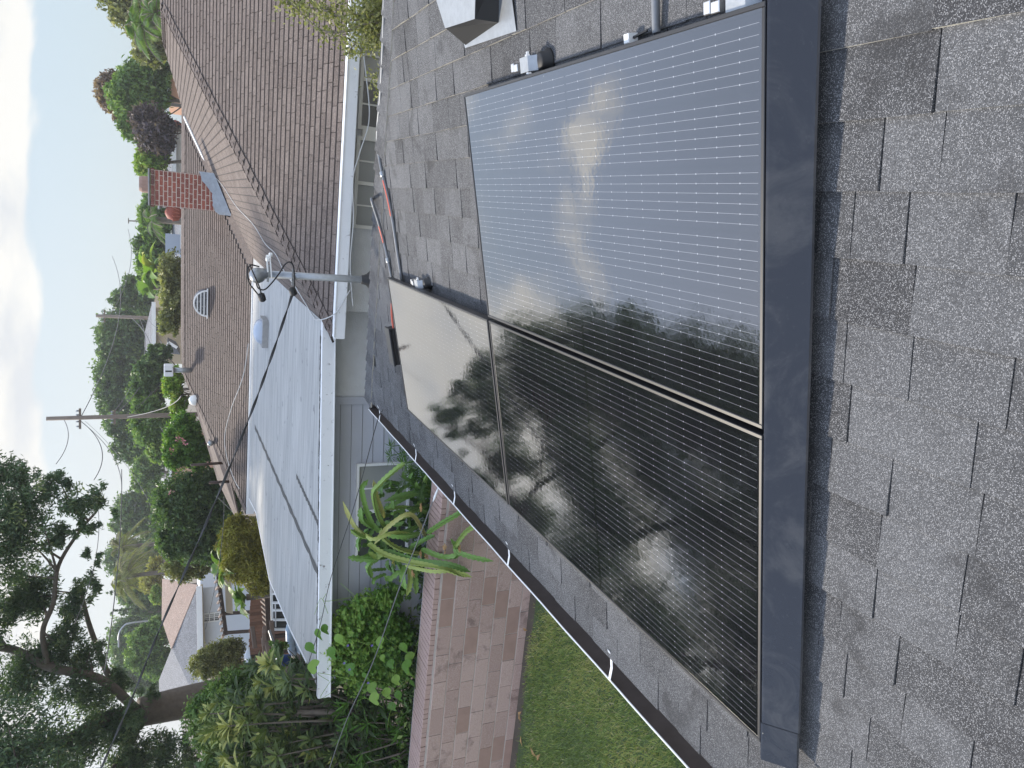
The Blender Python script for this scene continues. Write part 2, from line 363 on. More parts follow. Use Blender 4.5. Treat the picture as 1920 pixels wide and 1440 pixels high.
def leafmat(name, ramp, rough=.5, trans=.35, spec=.4):
    m = bpy.data.materials.new(name); m.use_nodes = True; T = NT(m.node_tree); b = T.n['Principled BSDF']; o = T.n['Material Output']
    at = T.new('ShaderNodeAttribute', attribute_name='tone').outputs['Fac']
    c = T.ramp(at, ramp); T.put(b.inputs['Base Color'], c); b.inputs['Roughness'].default_value = rough; b.inputs['Specular IOR Level'].default_value = spec
    tr = T.new('ShaderNodeBsdfTranslucent'); T.put(tr.inputs[0], T.mix(1., c, (1.0, 1.15, .55), 'MULTIPLY'))
    mx = T.new('ShaderNodeMixShader'); mx.inputs[0].default_value = trans
    T.l.new(b.outputs[0], mx.inputs[1]); T.l.new(tr.outputs[0], mx.inputs[2]); T.l.new(mx.outputs[0], o.inputs[0]); return m
L = {}
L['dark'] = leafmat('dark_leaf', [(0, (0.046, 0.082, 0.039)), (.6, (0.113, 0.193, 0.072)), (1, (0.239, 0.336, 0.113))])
L['mid'] = leafmat('mid_leaf', [(0, (0.060, 0.115, 0.038)), (.6, (0.164, 0.274, 0.077)), (1, (0.341, 0.450, 0.137))])
L['lime'] = leafmat('lime_leaf', [(0, (0.088, 0.164, 0.032)), (.6, (0.264, 0.417, 0.066)), (1, (0.450, 0.450, 0.110))])
L['olive'] = leafmat('olive_leaf', [(0, (0.091, 0.103, 0.041)), (.6, (0.252, 0.264, 0.097)), (1, (0.436, 0.413, 0.184))])
L['gold'] = leafmat('yellow_leaf', [(0, (0.131, 0.131, 0.035)), (.5, (0.373, 0.330, 0.066)), (1, (0.450, 0.450, 0.120))])
L['rust'] = leafmat('rusty_leaf', [(0, (0.131, 0.092, 0.079)), (.6, (0.286, 0.187, 0.142)), (1, (0.439, 0.308, 0.219))])
L['plum'] = leafmat('plum_leaf', [(0, (0.044, 0.036, 0.050)), (.6, (0.126, 0.090, 0.110)), (1, (0.226, 0.175, 0.175))])
L['big'] = leafmat('tree_leaf', [(0, (0.052, 0.095, 0.053)), (.6, (0.134, 0.214, 0.102)), (1, (0.317, 0.383, 0.149))], trans=.20)
L['creeper'] = leafmat('creeper_leaf', [(0, (0.040, 0.096, 0.020)), (.6, (0.129, 0.270, 0.044)), (1, (0.299, 0.441, 0.089))])
L['loquat'] = leafmat('loquat_leaf', [(0, (0.019, 0.035, 0.016)), (.55, (0.071, 0.111, 0.042)), (.85, (0.208, 0.264, 0.080)), (1, (0.415, 0.419, 0.135))], rough=.5, spec=.35, trans=.18)
L['cactus'] = leafmat('cactus_stem', [(0, (0.071, 0.143, 0.043)), (.55, (0.190, 0.344, 0.081)), (.85, (0.393, 0.450, 0.130)), (1, (0.450, 0.450, 0.166))], rough=.42, trans=.05)
L['grass'] = leafmat('grass_blade', [(0, (0.135, 0.189, 0.054)), (.6, (0.322, 0.408, 0.109)), (.93, (0.529, 0.477, 0.178)), (1, (0.594, 0.477, 0.306))], trans=.25)
M['drywood'] = mat('dried_bloom', (.40, .24, .10), .8, var=.4, vscale=30)

# ------------------------------------------------------------------ ground
g = MB(); g.add([(-250, -60, G), (270, -60, G), (270, 280, G), (-250, 280, G)], [(0, 1, 2, 3)]); struct(g.build('ground', M['dirt']))
WY = 7.82
def grass_patch():
    b = MB(); b.add([(-12, -6, G+.02), (-2.2, -6, G+.02), (-2.2, WY-.22, G+.02), (-12, WY-.22, G+.02)], [(0, 1, 2, 3)])
    struct(b.build('lawn', M['lawn']))
    n = 150000
    x = rng.uniform(-9.5, -2.6, n); y = rng.uniform(2.5, WY-.16, n)
    edge = (WY-.16-y); keep = rng.random(n) < np.clip(edge*2.2+.06+.3*np.sin(x*3)*(edge < .4), 0.05, 1); x = x[keep]; y = y[keep]; n = len(x)
    h = rng.uniform(.015, .06, n); a = rng.uniform(0, 2*np.pi, n); wd = rng.uniform(.003, .008, n); ln = rng.uniform(.01, .06, n); b2 = rng.uniform(0, 2*np.pi, n)
    base = np.stack([x, y, np.full(n, G+.02)], 1); sx = np.stack([np.cos(a)*wd, np.sin(a)*wd, np.zeros(n)], 1)
    tip = base+np.stack([np.cos(b2)*ln, np.sin(b2)*ln, h], 1)
    V = np.stack([base-sx, base+sx, tip], 1).reshape(-1, 3); Fq = np.arange(n*3).reshape(-1, 3)
    pt = .5+.22*np.sin(x*2.1+1.3*np.sin(y*1.7))+.14*np.sin(y*5+x*3.3)
    tone = np.clip(rng.normal(.0, .27, n)+pt, 0, .92); tone[rng.random(n) < .03] = 1.
    o = npmesh('lawn_grass', V, Fq, tone, L['grass'], k=3)
    tag(o, 'short green lawn grass at the foot of the pink block wall', 'grass', kind='stuff')
grass_patch()

# ------------------------------------------------------------------ own house
own = thing('grey_roofed_house', 'house with the dark grey shingle roof that carries the solar panels', 'house', (2, 2, G))
TE, TT = -1.545, 3.3; SN = -3.0
EX = .1545
roof = MB()
roof.slab([RW(SN, TE+.02, -H-.006), RW(hip_s(TE+.02), TE+.02, -H-.006), RW(hip_s(TT), TT, -H-.006), RW(SN, TT, -H-.006)], -.05*N)
# the far hip face falls away beyond the hip line
a0 = RW(hip_s(TE), TE, -H-.008); a1 = RW(hip_s(TT), TT, -H-.008)
roof.slab([a0, np.array([a1[0], a0[1], a0[2]]), a1], (0, 0, -.05), mi=1)
roof_o = roof.build('roof', [M['felt_and_groove_shade'], M['shingle']], own)
def tab_mesh(w, e, hb, seed):
    r = random.Random(seed); b = MB(); j = lambda k: r.uniform(-k, k)
    o = .02; x1 = e+o
    g1, g2, = j(.0012), j(.0012)
    vs = [(j(.002), .0017+g1, hb), (j(.002), w-.0017+g2, hb), (x1, w-.0017-g2, .0012), (x1, .0017-g1, .0012),
          (0, .0017+g1, -.002), (0, w-.0017+g2, -.002), (x1, w-.0017, -.002), (x1, .0017, -.002)]
    mx = (0, w*.5+j(.02), hb+j(.0008)); vs += [mx]
    b.add(vs, [(0, 3, 2, 1, 8)][:0]+[(3, 0, 8), (3, 8, 2), (2, 8, 1)], -1.)
    b.add([vs[0], vs[8], vs[1], vs[5], vs[4]], [(4, 3, 2, 1, 0)], -1., 1)
    b.add([vs[1], vs[2], vs[6], vs[5]], [(0, 3, 2, 1)], -1.); b.add([vs[3], vs[0], vs[4], vs[7]], [(0, 3, 2, 1)], -1.)
    return b
widths = [.10, .14, .18, .22, .27, .32]
protos = {}
for i, wd in enumerate(widths):
    for hb in (0, 1):
        for v in range(3): protos[(i, hb, v)] = tab_mesh(wd, EX, (.0080, .0125)[hb], i*10+hb*3+v)
tabs = []
k = 0; t = TE
while t < TT-.1:
    s = SN+random.uniform(-.2, 0); hi = random.random() < .5
    while True:
        i = random.choices(range(6), (1.2, 2, 3, 3, 3, 2))[0]; wd = widths[i]; hi = not hi if random.random() < .8 else hi
        if s+wd > hip_s(t)-.0: break
        tabs.append((s, t, i, int(hi), random.randrange(3))); s += wd
    t += EX
def scr(p):
    d = np.asarray(p, float); z = d@fwd; return (960+F*(d@dwn)/z, 720-F*(d@rgt)/z, z)
def vis(p, m=60):
    x, y, z = scr(p); return z > .1 and -m < x < 1920+m and -m < y < 1440+m
def covered(s, t):   # under a panel
    ins = lambda a, b, c, d: a < s < b and c < t < d
    return ins(.05, PL-.15, .0, PW-.15) or ins(.05, 2*PL-.2, -PW+.05, -.12)
def fieldmesh(items, mats):
    b = MB()
    for (s, t, i, hb, v) in items:
        p = protos[(i, hb, v)]; tn = random.random(); base = len(b.v)
        b.v.extend([tuple(RW(s+y, t+x, -H+z)) for (x, y, z) in p.v])
        for f, mi in zip(p.f, p.mi): b.f.append([q+base for q in f]); b.mi.append(mi); b.t.append(max(.001, tn))
    b.n = len(b.v); return b
vt = [q for q in tabs if vis(RW(q[0]+.1, q[1]+.08, -H), 90) and not covered(q[0]+.1, q[1]+.08)]
vt.sort(key=lambda q: scr(RW(q[0], q[1], -H))[2]/(widths[q[2]]+.1))
single = vt[:300]; ss = set(map(id, single)); rest = [q for q in tabs if id(q) not in ss]
pm = {k: p.mesh('shingle', [M['shingle'], M['shingle_edge']]) for k, p in protos.items()}
for (s, t, i, hb, v) in single:
    link('shingle', pm[(i, hb, v)], roof_o, rmat(s, t, -H))
o = fieldmesh(rest, 0).build('shingle_field', [M['shingle'], M['shingle_edge']], roof_o); o['kind'] = 'stuff'
# hip cap shingles, overlapping up the hip
hd = RW(hip_s(1), 1, 0)-RW(hip_s(0), 0, 0); hl = np.linalg.norm(hd); hd = hd/hl
side = np.cross(hd, (0, 0, 1)); side /= np.linalg.norm(side); upv = np.cross(side, hd)
if upv[2] < 0: upv = -upv
NF = np.array([0, math.sin(TH), math.cos(TH)])     # far face normal
h0 = RW(hip_s(TE), TE, -H); LH = (TT-TE)*hl; d = 0.
def down_on(nrm, sgn):
    v = np.cross(nrm, hd); v /= np.linalg.norm(v)
    return v if v[2] < 0 else -v
dl, dr = down_on(N, 1), down_on(NF, 1)
while d < LH-.1:
    a = h0+hd*d; b2 = h0+hd*(d+.23); r_ = random.uniform(-.006, .006); wv = .135+random.uniform(-.008, .008)
    b = MB(); lift = .026+random.uniform(-.003, .004)
    A = [a+dl*wv+N*lift*.5, a+upv*(lift+.014), a+dr*wv+NF*lift*.5]; B = [b2+dl*(wv-.006)+N*.010, b2+upv*.014, b2+dr*wv+NF*.010]
    lo = [A[0]-N*.016, A[1]-upv*.02, A[2]-NF*.016]; lo2 = [B[0]-N*.01, B[2]-NF*.01]
    b.add(A+B, [(0, 1, 4, 3), (1, 2, 5, 4)], -1.); b.add(A+lo, [(0, 3, 4, 1), (1, 4, 5, 2)], -1., 1); b.add([A[0], B[0], lo2[0], lo[0]], [(0, 1, 2, 3)], -1., 1)
    b.build('hip_shingle', [M['shingle'], M['shingle_edge']], roof_o); d += .165
# walls, fascia, gutter
b = MB(); e0 = RW(SN, TE, -H); 
b.box((e0[0]+.45+3.2, (SN+P0[1]+7.0)/2, (G+e0[2])/2+.02), (3.2, (7.0-SN-P0[1])/2, (e0[2]-.02-G)/2)); b.build('wall', M['stucco'], own)
b = MB(); gx0 = e0[0]-.005; y0g, y1g = P0[1]+SN, P0[1]+hip_s(TE)-.02
b.box((gx0+.012, (y0g+y1g)/2, e0[2]-.09), (.012, (y1g-y0g)/2, .075)); b.build('fascia', M['white'], own)
gut = MB(); zt = e0[2]-.018; gw = .118
prof = [(0, zt-.01), (0, zt-.04), (.02, zt-.085), (.045, zt-.10), (.075, zt-.098), (.10, zt-.07), (gw-.006, zt-.03), (gw, zt+.004)]
vs = []; ys = np.linspace(y0g, y1g, 60)
for yy in ys:
    for (px_, pz) in prof: vs.append((gx0-.004-px_, yy, pz+.0015*math.sin(yy*9)))
m_ = len(prof); gut.add(vs, [(i*m_+k, i*m_+k+1, (i+1)*m_+k+1, (i+1)*m_+k) for i in range(59) for k in range(m_-1)])
gut.box((gx0-.06, y1g, zt-.05), (.058, .003, .05))
go = gut.build('gutter', M['gutter'], own, True)
b = MB(); b.tube([(gx0-.006-gw, yy, zt+.006+.0015*math.sin(yy*9)) for yy in ys], .0045, 6); b.build('gutter_lip', M['white'], go)
for (xx, yy) in [(708, 748), (776, 820), (848, 893), (951, 1008), (1143, 1210)]:
    yv = P0[1]+roofst(xx, yy)[0]-.02; b = MB()
    p = [(gx0-.008-gw, yv, zt+.006), (gx0-gw+.012, yv, zt+.018), (gx0-.05, yv+.004, zt+.012), (gx0+.01, yv+.006, zt+.022), RW(yv-P0[1]+.008, TE+.045, -H+.015)]
    for q in range(4): b.bar(p[q], p[q+1], .017, .0025)
    b.build('gutter_strap', M['white'], go)

# ------------------------------------------------------------------ solar panels
def panel(label, s0, t0):
    o = thing('solar_panel', label, 'solar panel', RW(s0, t0), 'roof solar panels')
    m0 = rmat(s0, t0)
    b = MB(); b.box((PW/2, PL/2, -.0065), (PW/2-.0115, PL/2-.0115, .0035)); link('glass', b.mesh('glass', M['glass']), o, m0)
    for (c, h) in (((.006, PL/2, -.02), (.006, PL/2, .02)), ((PW-.006, PL/2, -.02), (.006, PL/2, .02)), ((PW/2, .006, -.02), (PW/2-.0122, .006, .0198)), ((PW/2, PL-.006, -.02), (PW/2-.0122, .006, .0198))):
        b = MB(); b.box(c, h, bev=.0016); link('frame_rail', b.mesh('frame_rail', M['frame']), o, m0)
    b = MB(); b.box((PW/2, PL/2, -.016), (PW/2-.013, PL/2-.013, .003)); link('backsheet', b.mesh('backsheet', M['black']), o, m0)
    return o
panel('solar panel highest up the roof, mostly reflecting blue sky and one cloud', 0, 0)
panel('solar panel beside the gutter and the skirt, filled with the dark reflection of a tree', 0, -PG-PW)
panel('solar panel farthest along the roof, half pale sky and half tree reflection', PL+PG, -PG-PW)
# rails under the panels
for (lab, t0, a, bb) in (('upper mounting rail hidden under the highest solar panel', .78, .03, PL-.04), ('mounting rail under the middle of the highest solar panel', .24, .03, PL-.04),
                    ('mounting rail running under the two lower solar panels on the upslope side', -.27, .03, 2*PL), ('mounting rail running under the two lower solar panels nearest the gutter', -.83, .03, 2*PL)):
    b = MB(); b.box(RW((a+bb)/2, t0, -.066), (.018, (bb-a)/2, .022), S, E, N, bev=.002); tag(b.build('mounting_rail', M['alu']), lab, 'rail', 'rails under the solar panels')
# skirt
sk = thing('array_skirt', 'long glossy dark metal skirt along the near edge of the solar panels', 'metal skirt', RW(-.05, 0, -H))
def skirt_seg(ta, tb, name, dz=0.):
    b = MB(); pr = [(-.010, -.028), (-.010, .002), (-.013, .0045), (-.018, .0025), (-.103, -.055), (-.106, -.060), (-.103, -.0635), (-.099, -.0645)]
    pr = [(x_+dz, z_+dz) for x_, z_ in pr]
    n_ = len(pr); ts = np.linspace(ta, tb, 26)
    vs = [RW(x_+.0009*math.sin(tt*7+.6*i)*(i > 3), tt, z_) for tt in ts for i, (x_, z_) in enumerate(pr)]
    vs += [RW(x_+.004, tt, z_-.0025) for tt in ts for (x_, z_) in pr]; O = len(ts)*n_
    b.add(vs, [(i*n_+k, (i+1)*n_+k, (i+1)*n_+k+1, i*n_+k+1) for i in range(25) for k in range(n_-1)])
    b.add(vs, [(O+i*n_+k, O+i*n_+k+1, O+(i+1)*n_+k+1, O+(i+1)*n_+k) for i in range(25) for k in range(n_-1)])
    return b.build(name, M['skirt'], sk)
skirt_seg(-PW+.075, PW+.6, 'skirt_panel'); skirt_seg(-PW-.07, -PW+.073, 'skirt_end_panel', .0016)
b = MB(); b.lathe(RW(-.0135, -PW+.035, .0), [(0.0045, 0), (.0045, .004)], 10, N); b.build('screw', M['alu'], sk)

# standoff mounts on the upslope sides
def mount(label, x, y, big=1.):
    s, t = roofst(x, y, .08); o = thing('roof_mount', label, 'roof mount', RW(s, t, -H), 'metal mounts at the panel edges')
    b = MB(); b.lathe(RW(s-.05, t, -H), [(.046, .004), (.046, .014), (.036, .02), (.034, .046), (.026, .052), (.0, .054)], 20, N); b.build('rubber_boot', M['black'], o, True)
    b = MB(); b.slab([RW(s-.045, t-.03, -.058), RW(s-.02, t-.03, -.028), RW(s+.05, t-.03, -.028), RW(s+.05, t-.03, -.05), RW(s-.01, t-.03, -.06)], S*.055); b.build('bracket', M['galv'], o)
    b = MB(); b.lathe(RW(s-.0, t-.032, -.042), [(.013, 0), (.013, .006), (.008, .007), (.008, .018)], 6, -S); b.lathe(RW(s-.0, t+.026, -.042), [(.013, 0), (.013, .006), (.008, .007), (.008, .016)], 6, S); b.build('bolt', M['alu'], o)
    b = MB(); b.box(RW(s+.085, t-.005, -.045), (.014, .016, .022), S, E, N, bev=.002); b.box(RW(s+.122, t+.0, -.045), (.016, .013, .018), S, E, N, bev=.002); b.build('rail_clamp', M['alu'], o)
mount('metal roof mount at the top edge of the highest panel, near its far corner', 1008, 118)
mount('metal roof mount with black boot in the shade beside the farthest solar panel', 795, 530)
mount('metal roof mount at the near top corner of the highest panel, by the skirt', 1418, -6)

# conduits
def conduit(label, pts, r=.0105, red=None, clips=()):
    P = [RW(*roofst(x, y, H-.02-h), -H+.02+h) for (x, y, h) in pts]; sp_ = spline(P, 10)
    o = thing('conduit', label, 'conduit', sp_[-1]); b = MB(); b.tube(sp_, r, 10); b.build('pipe', M['conduit'], o, True)
    for (a, c) in (red or []):
        b = MB(); b.tube(sp_[a:c]+N*r*.35-E*0*r, r*.85, 8); b.build('red_cable', M['orange'], o, True)
    for i in clips:
        q = sp_[i]; b = MB(); b.lathe(q-N*.0+S*0, [(r*1.5, -.018), (r*1.7, -.012), (r*1.7, .012), (r*1.5, .018)], 10, sp_[i+1]-sp_[i-1]); b.build('coupling', M['galv'], o)
        b = MB(); b.box(q-N*.012+S*.03, (.035, .012, .0025), S, E, N); b.box(q-N*.022+S*.045, (.012, .014, .01), S, E, N); b.build('strap_clamp', M['galv'], o)
    return o
conduit('long dark conduit following the roof hip and dropping to the panels', [(722, -40, .0), (719, 80, .0), (714, 180, .0), (708, 255, .0), (714, 310, .0), (727, 365, 0), (736, 410, .0), (745, 470, .0), (753, 522, .0), (755, 535, -.01)], .0125, [(45, 60)], (43,))
conduit('shorter conduit with an upturned elbow over the hip beside the long conduit', [(702, 378, -.05), (697, 372, .05), (699, 382, .06), (708, 410, .03), (718, 445, 0), (726, 480, 0), (734, 519, 0), (735, 530, -.01)], .0115, [(34, 44)], (52,))
conduit('stout grey conduit running up the slope from the highest panel', [(1228, -60, .012), (1229, 0, .012), (1230, 45, .012), (1231, 62, .012)], .013, None, ())
b = MB(); s_, t_ = roofst(1188, 72, .085); b.box(RW(s_, t_, -.075), (.014, .014, .018), S, E, N, bev=.002); b.bar(RW(s_-.01, t_, -.075), RW(s_-.075, t_+.01, -.085), .006, .006, mi=1)
tag(b.build('cable_tag', [M['white'], M['black']]), 'small white cable tag at the top edge of the highest panel', 'tag')
# junction box at the far end of the farthest panel
s_, t_ = roofst(742, 655, .03)
jb = thing('junction_box', 'black finned box on the roof at the far edge of the farthest solar panel', 'junction box', RW(s_, t_, -H))
b = MB(); b.box(RW(s_+.13, t_, -.055), (.15, .06, .024), S, E, N, bev=.006); b.build('housing', M['black'], jb)
b = MB(); b.box(RW(s_+.13, t_, -.022), (.155, .066, .010), S, E, N, bev=.004); b.build('lid', M['frame'], jb)
b = MB(); b.tube(spline([RW(s_+.10, t_+.14, -.06), RW(s_+.12, t_+.25, -.07), RW(s_+.09, t_+.36, -.08), RW(s_, t_+.40, -.085)], 6), .008, 6); b.build('red_cable', M['orange'], jb)

# roof vent of sheet metal
s_, t_ = roofst(905, 25)
rv = thing('roof_vent', 'sheet metal roof vent with dark open mouth above the highest panel', 'roof vent', RW(s_, t_, -H))
cA = [roofst(*q) for q in ((878, 90), (975, 58), (962, -40), (852, -40))]
b = MB(); b.slab([RW(*q, -H+.016) for q in cA], N*.0015); b.build('flange', M['galv'], rv)
q0, q1, q2, q3 = [roofst(*q) for q in ((886, 72), (942, 42), (944, -60), (850, -60))]
top = [RW(q0[0]+.02, q0[1]+.05, -H+.12), RW(q1[0]+.02, q1[1]+.02, -H+.115), RW(q2[0], q2[1], -H+.12), RW(q3[0]+.02, q3[1], -H+.125)]
lo = [RW(q0[0]+.05, q0[1]-.02, -H+.018), RW(q1[0], q1[1], -H+.018), RW(*q2, -H+.018), RW(q3[0]+.06, q3[1], -H+.018)]
b = MB(); b.slab([top[0], top[1], top[2], top[3]], N*.002, mi=0); b.add([top[0], top[3], lo[3], lo[0]], [(0, 1, 2, 3)]); b.build('hood', M['galv'], rv)
b = MB(); b.add([top[0], lo[0], lo[1], top[1]], [(0, 1, 2, 3)]); b.add([top[1], lo[1], lo[2], top[2]], [(0, 1, 2, 3)]); b.build('vent_mouth', M['black'], rv)

# ------------------------------------------------------------------ service mast
mb = RW(*roofst(693, 525), -H); mz = onY(478, 513, mb[1])[2]
ms = thing('service_mast', 'galvanised electric service mast standing at the roof hip', 'mast', mb)
b = MB(); b.tube([mb+(0, .0, -.3), mb+(.0, 0, .1), (mb[0]-.005, mb[1], mz-.06)], .031, 16); b.build('pole', M['galv'], ms, True)
b = MB(); b.lathe(mb, [(.085, -.06), (.08, .0), (.05, .03), (.047, .045), (.042, .05), (.04, .07), (.033, .075)], 18); b.build('rubber_boot', M['black'], ms, True)
def mp(x, y, dy=0.): return onY(x, y, mb[1]+dy)
b = MB(); hc = mp(478, 512); b.lathe(hc+(0, 0, -.07), [(.036, -.04), (.046, 0), (.062, .03), (.066, .06), (.058, .09), (.035, .112), (.0, .12)], 18, (-.35, -.1, 1)); b.build('weatherhead', M['galv'], ms, True)
for (x, y) in ((502, 512), (549, 519)):
    b = MB(); c_ = mp(x, y); b.lathe(c_, [(.037, -.014), (.037, .014)], 16); b.bar(c_-(.07, .02, 0), c_+(.07, -.02, 0), .012, .02); b.build('clamp_band', M['galv'], ms)
b = MB(); b.tube(spline([mp(486, 500, -.06), mp(470, 497, -.07), mp(464, 508, -.08), mp(466, 528, -.08), mp(478, 545, -.06), mp(487, 556, -.04)], 6), .006, 8)
b.tube(spline([mp(480, 528, -.05), mp(484, 540, -.07), mp(496, 543, -.07), mp(510, 530, -.06), mp(524, 512, -.06), mp(535, 495, -.07), mp(545, 492, -.08), mp(551, 505, -.08), mp(552, 545, -.07)], 6), .006, 8)
b.tube(spline([mp(468, 495, -.08), mp(476, 515, -.09), mp(487, 540, -.08), mp(490, 556, -.05)], 6), .006, 8); b.build('service_cable', M['black'], ms, True)
for (x, y) in ((549, 546), (491, 557)):
    b = MB(); c_ = mp(x, y, -.05); b.lathe(c_, [(.012, -.035), (.028, -.025), (.03, .0), (.028, .03), (.014, .04)], 10, (-.6, 0, -.2)); b.build('insulator', M['black'], ms, True)
b = MB(); c_ = mp(500, 500, -.06); 
for k_ in range(3): b.lathe(mp(502+7*k_*.4, 486-k_*4, -.06+.02*k_), [(.012, -.016), (.02, -.01), (.02, .01), (.012, .016)], 10)
b.bar(mp(502, 510, -.05), mp(500, 478, -.07), .012, .012); b.bar(mp(509, 520, -.05), mp(506, 478, -.07), .010, .010); b.build('taped_splice', M['white'], ms)

# ------------------------------------------------------------------ block wall between the yards
wt = -3.02; wl = -13.2; wr = -1.9
bw = thing('block_wall', 'low wall of pink split face blocks with a brick cap at the lawn', 'wall', (-6, WY+.2, G))
b = MB(); b.box(((wl+wr)/2, WY+.226, (G+wt-.07)/2), ((wr-wl)/2, .231, (wt-.07-G)/2)); b.build('mortar_core', M['mortar'], bw)
b = MB(); b.box(((wl+wr)/2, WY+.50, (G+wt)/2-.02), ((wr-wl)/2, .04, (wt-G)/2-.02)); b.build('rear_render', M['greymortar'], bw)
bm = {}
def blockmesh(wd, sm):
    if (wd, sm) not in bm:
        b = MB(); b.box((wd/2, .02, .095), (wd/2-.0035, .032 if not sm else .029, .0915), bev=.004); bm[(wd, sm)] = b.mesh('block', M['smoothblock'] if sm else M['block'])
    return bm[(wd, sm)]
bh = .195; rows = 7
for r_ in range(rows):
    z = wt-.085-(r_+1)*bh; x = wl+(r_ % 2)*.2+.06*math.sin(r_*2.3)
    while x < wr-.41:
        sm = random.random() < .13
        link('block', blockmesh(.40, sm), bw, Matrix.Translation((x, WY+random.uniform(-.003, .003), z))); x += .402
b = MB(); b.box((0, .0, 0), (.033, .205, .036), bev=.004); cm = b.mesh('cap_brick', M['capbrick'])
x = wl
i = 0
while x < wr:
    link('cap_brick', cm, bw, Matrix.Translation((x, WY+.21+random.uniform(-.004, .004), wt-.034+random.uniform(-.002, .002))) @ Matrix.Rotation(random.uniform(-.012, .012), 4, 'Z')); x += .0725
b = MB(); b.box(((wl+wr)/2, WY+.235, wt-.045), ((wr-wl)/2, .20, .03)); b.build('cap_mortar', M['mortar'], bw)

# ------------------------------------------------------------------ neighbour house
nb = thing('neighbour_house', 'neighbour house with brown shingle hip roof and pale flat roof addition', 'house', (0, 14, G))
SL = .33; EA = -1.83; ex = -1.6; YA = 9.0
cA_ = 1/math.sqrt(1+SL*SL)
# roof decks
SLL = .43; cL_ = 1/math.sqrt(1+SLL*SLL)
nA = np.array([0, -SL, 1.])*cA_; nLf = np.array([-SLL, 0, 1.])*cL_
def A_front(u, v, n=0.): return np.array([ex+u, YA, EA])+np.array([0, cA_, SL*cA_])*v+nA*n
ridgeX = 2.93; hz = EA+SLL*(ridgeX-ex); YR = YA+(hz-EA)/SL
dk = MB()
dk.slab([(ex, YA, EA-.012), (12, YA, EA-.012), (12, YR, hz-.012), (ridgeX, YR, hz-.012)], -nA*.04)
dk.slab([(ex, YA, EA-.012), (ridgeX, YR, hz-.012), (ridgeX, 18.5, hz-.012), (1.83, 22.1, EA+SLL*(1.83-ex)-.012), (ex, 18.9, EA-.012)], -nLf*.04)
dk.slab([(ridgeX, YR, hz-.02), (12, YR, hz-.02), (12, 22.1, hz-1.6), (1.83, 22.1, EA+SLL*(1.83-ex)-.02), (ridgeX, 18.5, hz-.02)], (0, 0, -.04))
YB, EB, xl, xr = 18.0, -1.72, -7.75, 9.5; rbY = 22.2; rbz = EB+SL*(rbY-YB); rl = -5.15
dk.slab([(xl, YB, EB-.012), (xr, YB, EB-.012), (xr, rbY, rbz-.012), (rl, rbY, rbz-.012)], -nA*.04)
dk.slab([(xl, YB, EB-.012), (rl, rbY, rbz-.012), (rl, rbY+4, rbz-1.4), (xl, rbY+4, EB-.012)], (0, 0, -.04), mi=0)
dk.slab([(-6.2, 23.6, -1.15), (9.5, 23.6, -1.15), (9.5, 26, -.335), (-5.6, 26, -.335)], -nA*.04)
dk.slab([(-6.2, 23.6, -1.15), (-5.6, 26, -.335), (-8.6, 22.6, -1.3), (-8.9, 19.4, -1.75)], (0, 0, -.04))
roofA = dk.build('roof', [M['brown_shingle']], nb)
# laid shingles
def course_tabs(origin, du, dv, nrm, umin, umax, vmax, e, ws, inside):
    out = []; v = 0.
    while v < vmax:
        u = umin+random.uniform(-.3, 0)
        while u < umax:
            wd = random.choice(ws)
            a, b_ = max(u, umin), min(u+wd, umax)
            lo, hi = inside(v)
            a2, b2_ = max(a, lo), min(b_, hi)
            if b2_-a2 > .05: out.append((a2, v, b2_-a2))
            u += wd
        v += e
    return out
def flat_tab(b, origin, du, dv, nrm, u, v, wd, e, th, tone):
    g_ = .004
    P = lambda uu, vv, nn: origin+du*uu+dv*vv+nrm*nn
    vs = [P(u+g_, v, th), P(u+wd-g_, v, th), P(u+wd-g_, v+e*1.08, .001), P(u+g_, v+e*1.08, .001), P(u+g_, v, -.003), P(u+wd-g_, v, -.003), P(u+wd-g_, v+e, -.003), P(u+g_, v+e, -.003)]
    k_ = .12; ma, mb_ = vs[0]*(1-k_)+vs[3]*k_, vs[1]*(1-k_)+vs[2]*k_; b.add([ma, mb_, vs[2], vs[3]], [(0, 1, 2, 3)], tone, 0); b.add([vs[0], vs[1], mb_, ma], [(0, 1, 2, 3)], tone, 1); b.add([vs[0], vs[1], vs[5], vs[4]], [(0, 3, 2, 1)], tone, 1)  # dark course shadow line coloured onto the top face along each butt
    b.add([vs[1], vs[2], vs[6], vs[5]], [(0, 3, 2, 1)], tone, 1); b.add([vs[3], vs[0], vs[4], vs[7]], [(0, 3, 2, 1)], tone, 1)
du = np.array([1., 0, 0]); dv = np.array([0, cA_, SL*cA_]); oA = np.array([ex, YA, EA])
eA = .132
tA = course_tabs(oA, du, dv, nA, 0, 9., (YR-YA)/cA_, eA, (.22, .26, .30, .34), lambda v: (v*cA_*SL/SLL+.02, 9.))
mid = lambda q: oA+du*(q[0]+q[2]/2)+dv*(q[1]+eA/2)
tv = [q for q in tA if vis(mid(q), 30)]; tv.sort(key=lambda q: scr(mid(q))[2]-q[2]); sng = tv[:300]; sid = set(map(id, sng))
shared = {}
MA = Matrix(((1, 0, 0), (0, cA_, -SL*cA_), (0, SL*cA_, cA_))).to_4x4()
for q in sng:
    wk = round(q[2], 2)
    if wk not in shared:
        b = MB(); flat_tab(b, np.zeros(3), du, np.array([0, 1., 0]), np.array([0, 0, 1.]), 0, 0, q[2], eA, .010, -1.); shared[wk] = b.mesh('shingle', [M['brown_shingle'], M['brown_edge_and_shade']])
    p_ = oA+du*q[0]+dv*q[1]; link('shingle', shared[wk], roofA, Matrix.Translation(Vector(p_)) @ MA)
b = MB()
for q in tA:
    if id(q) not in sid: flat_tab(b, oA, du, dv, nA, q[0], q[1], q[2], eA, .010, random.uniform(.05, .95))
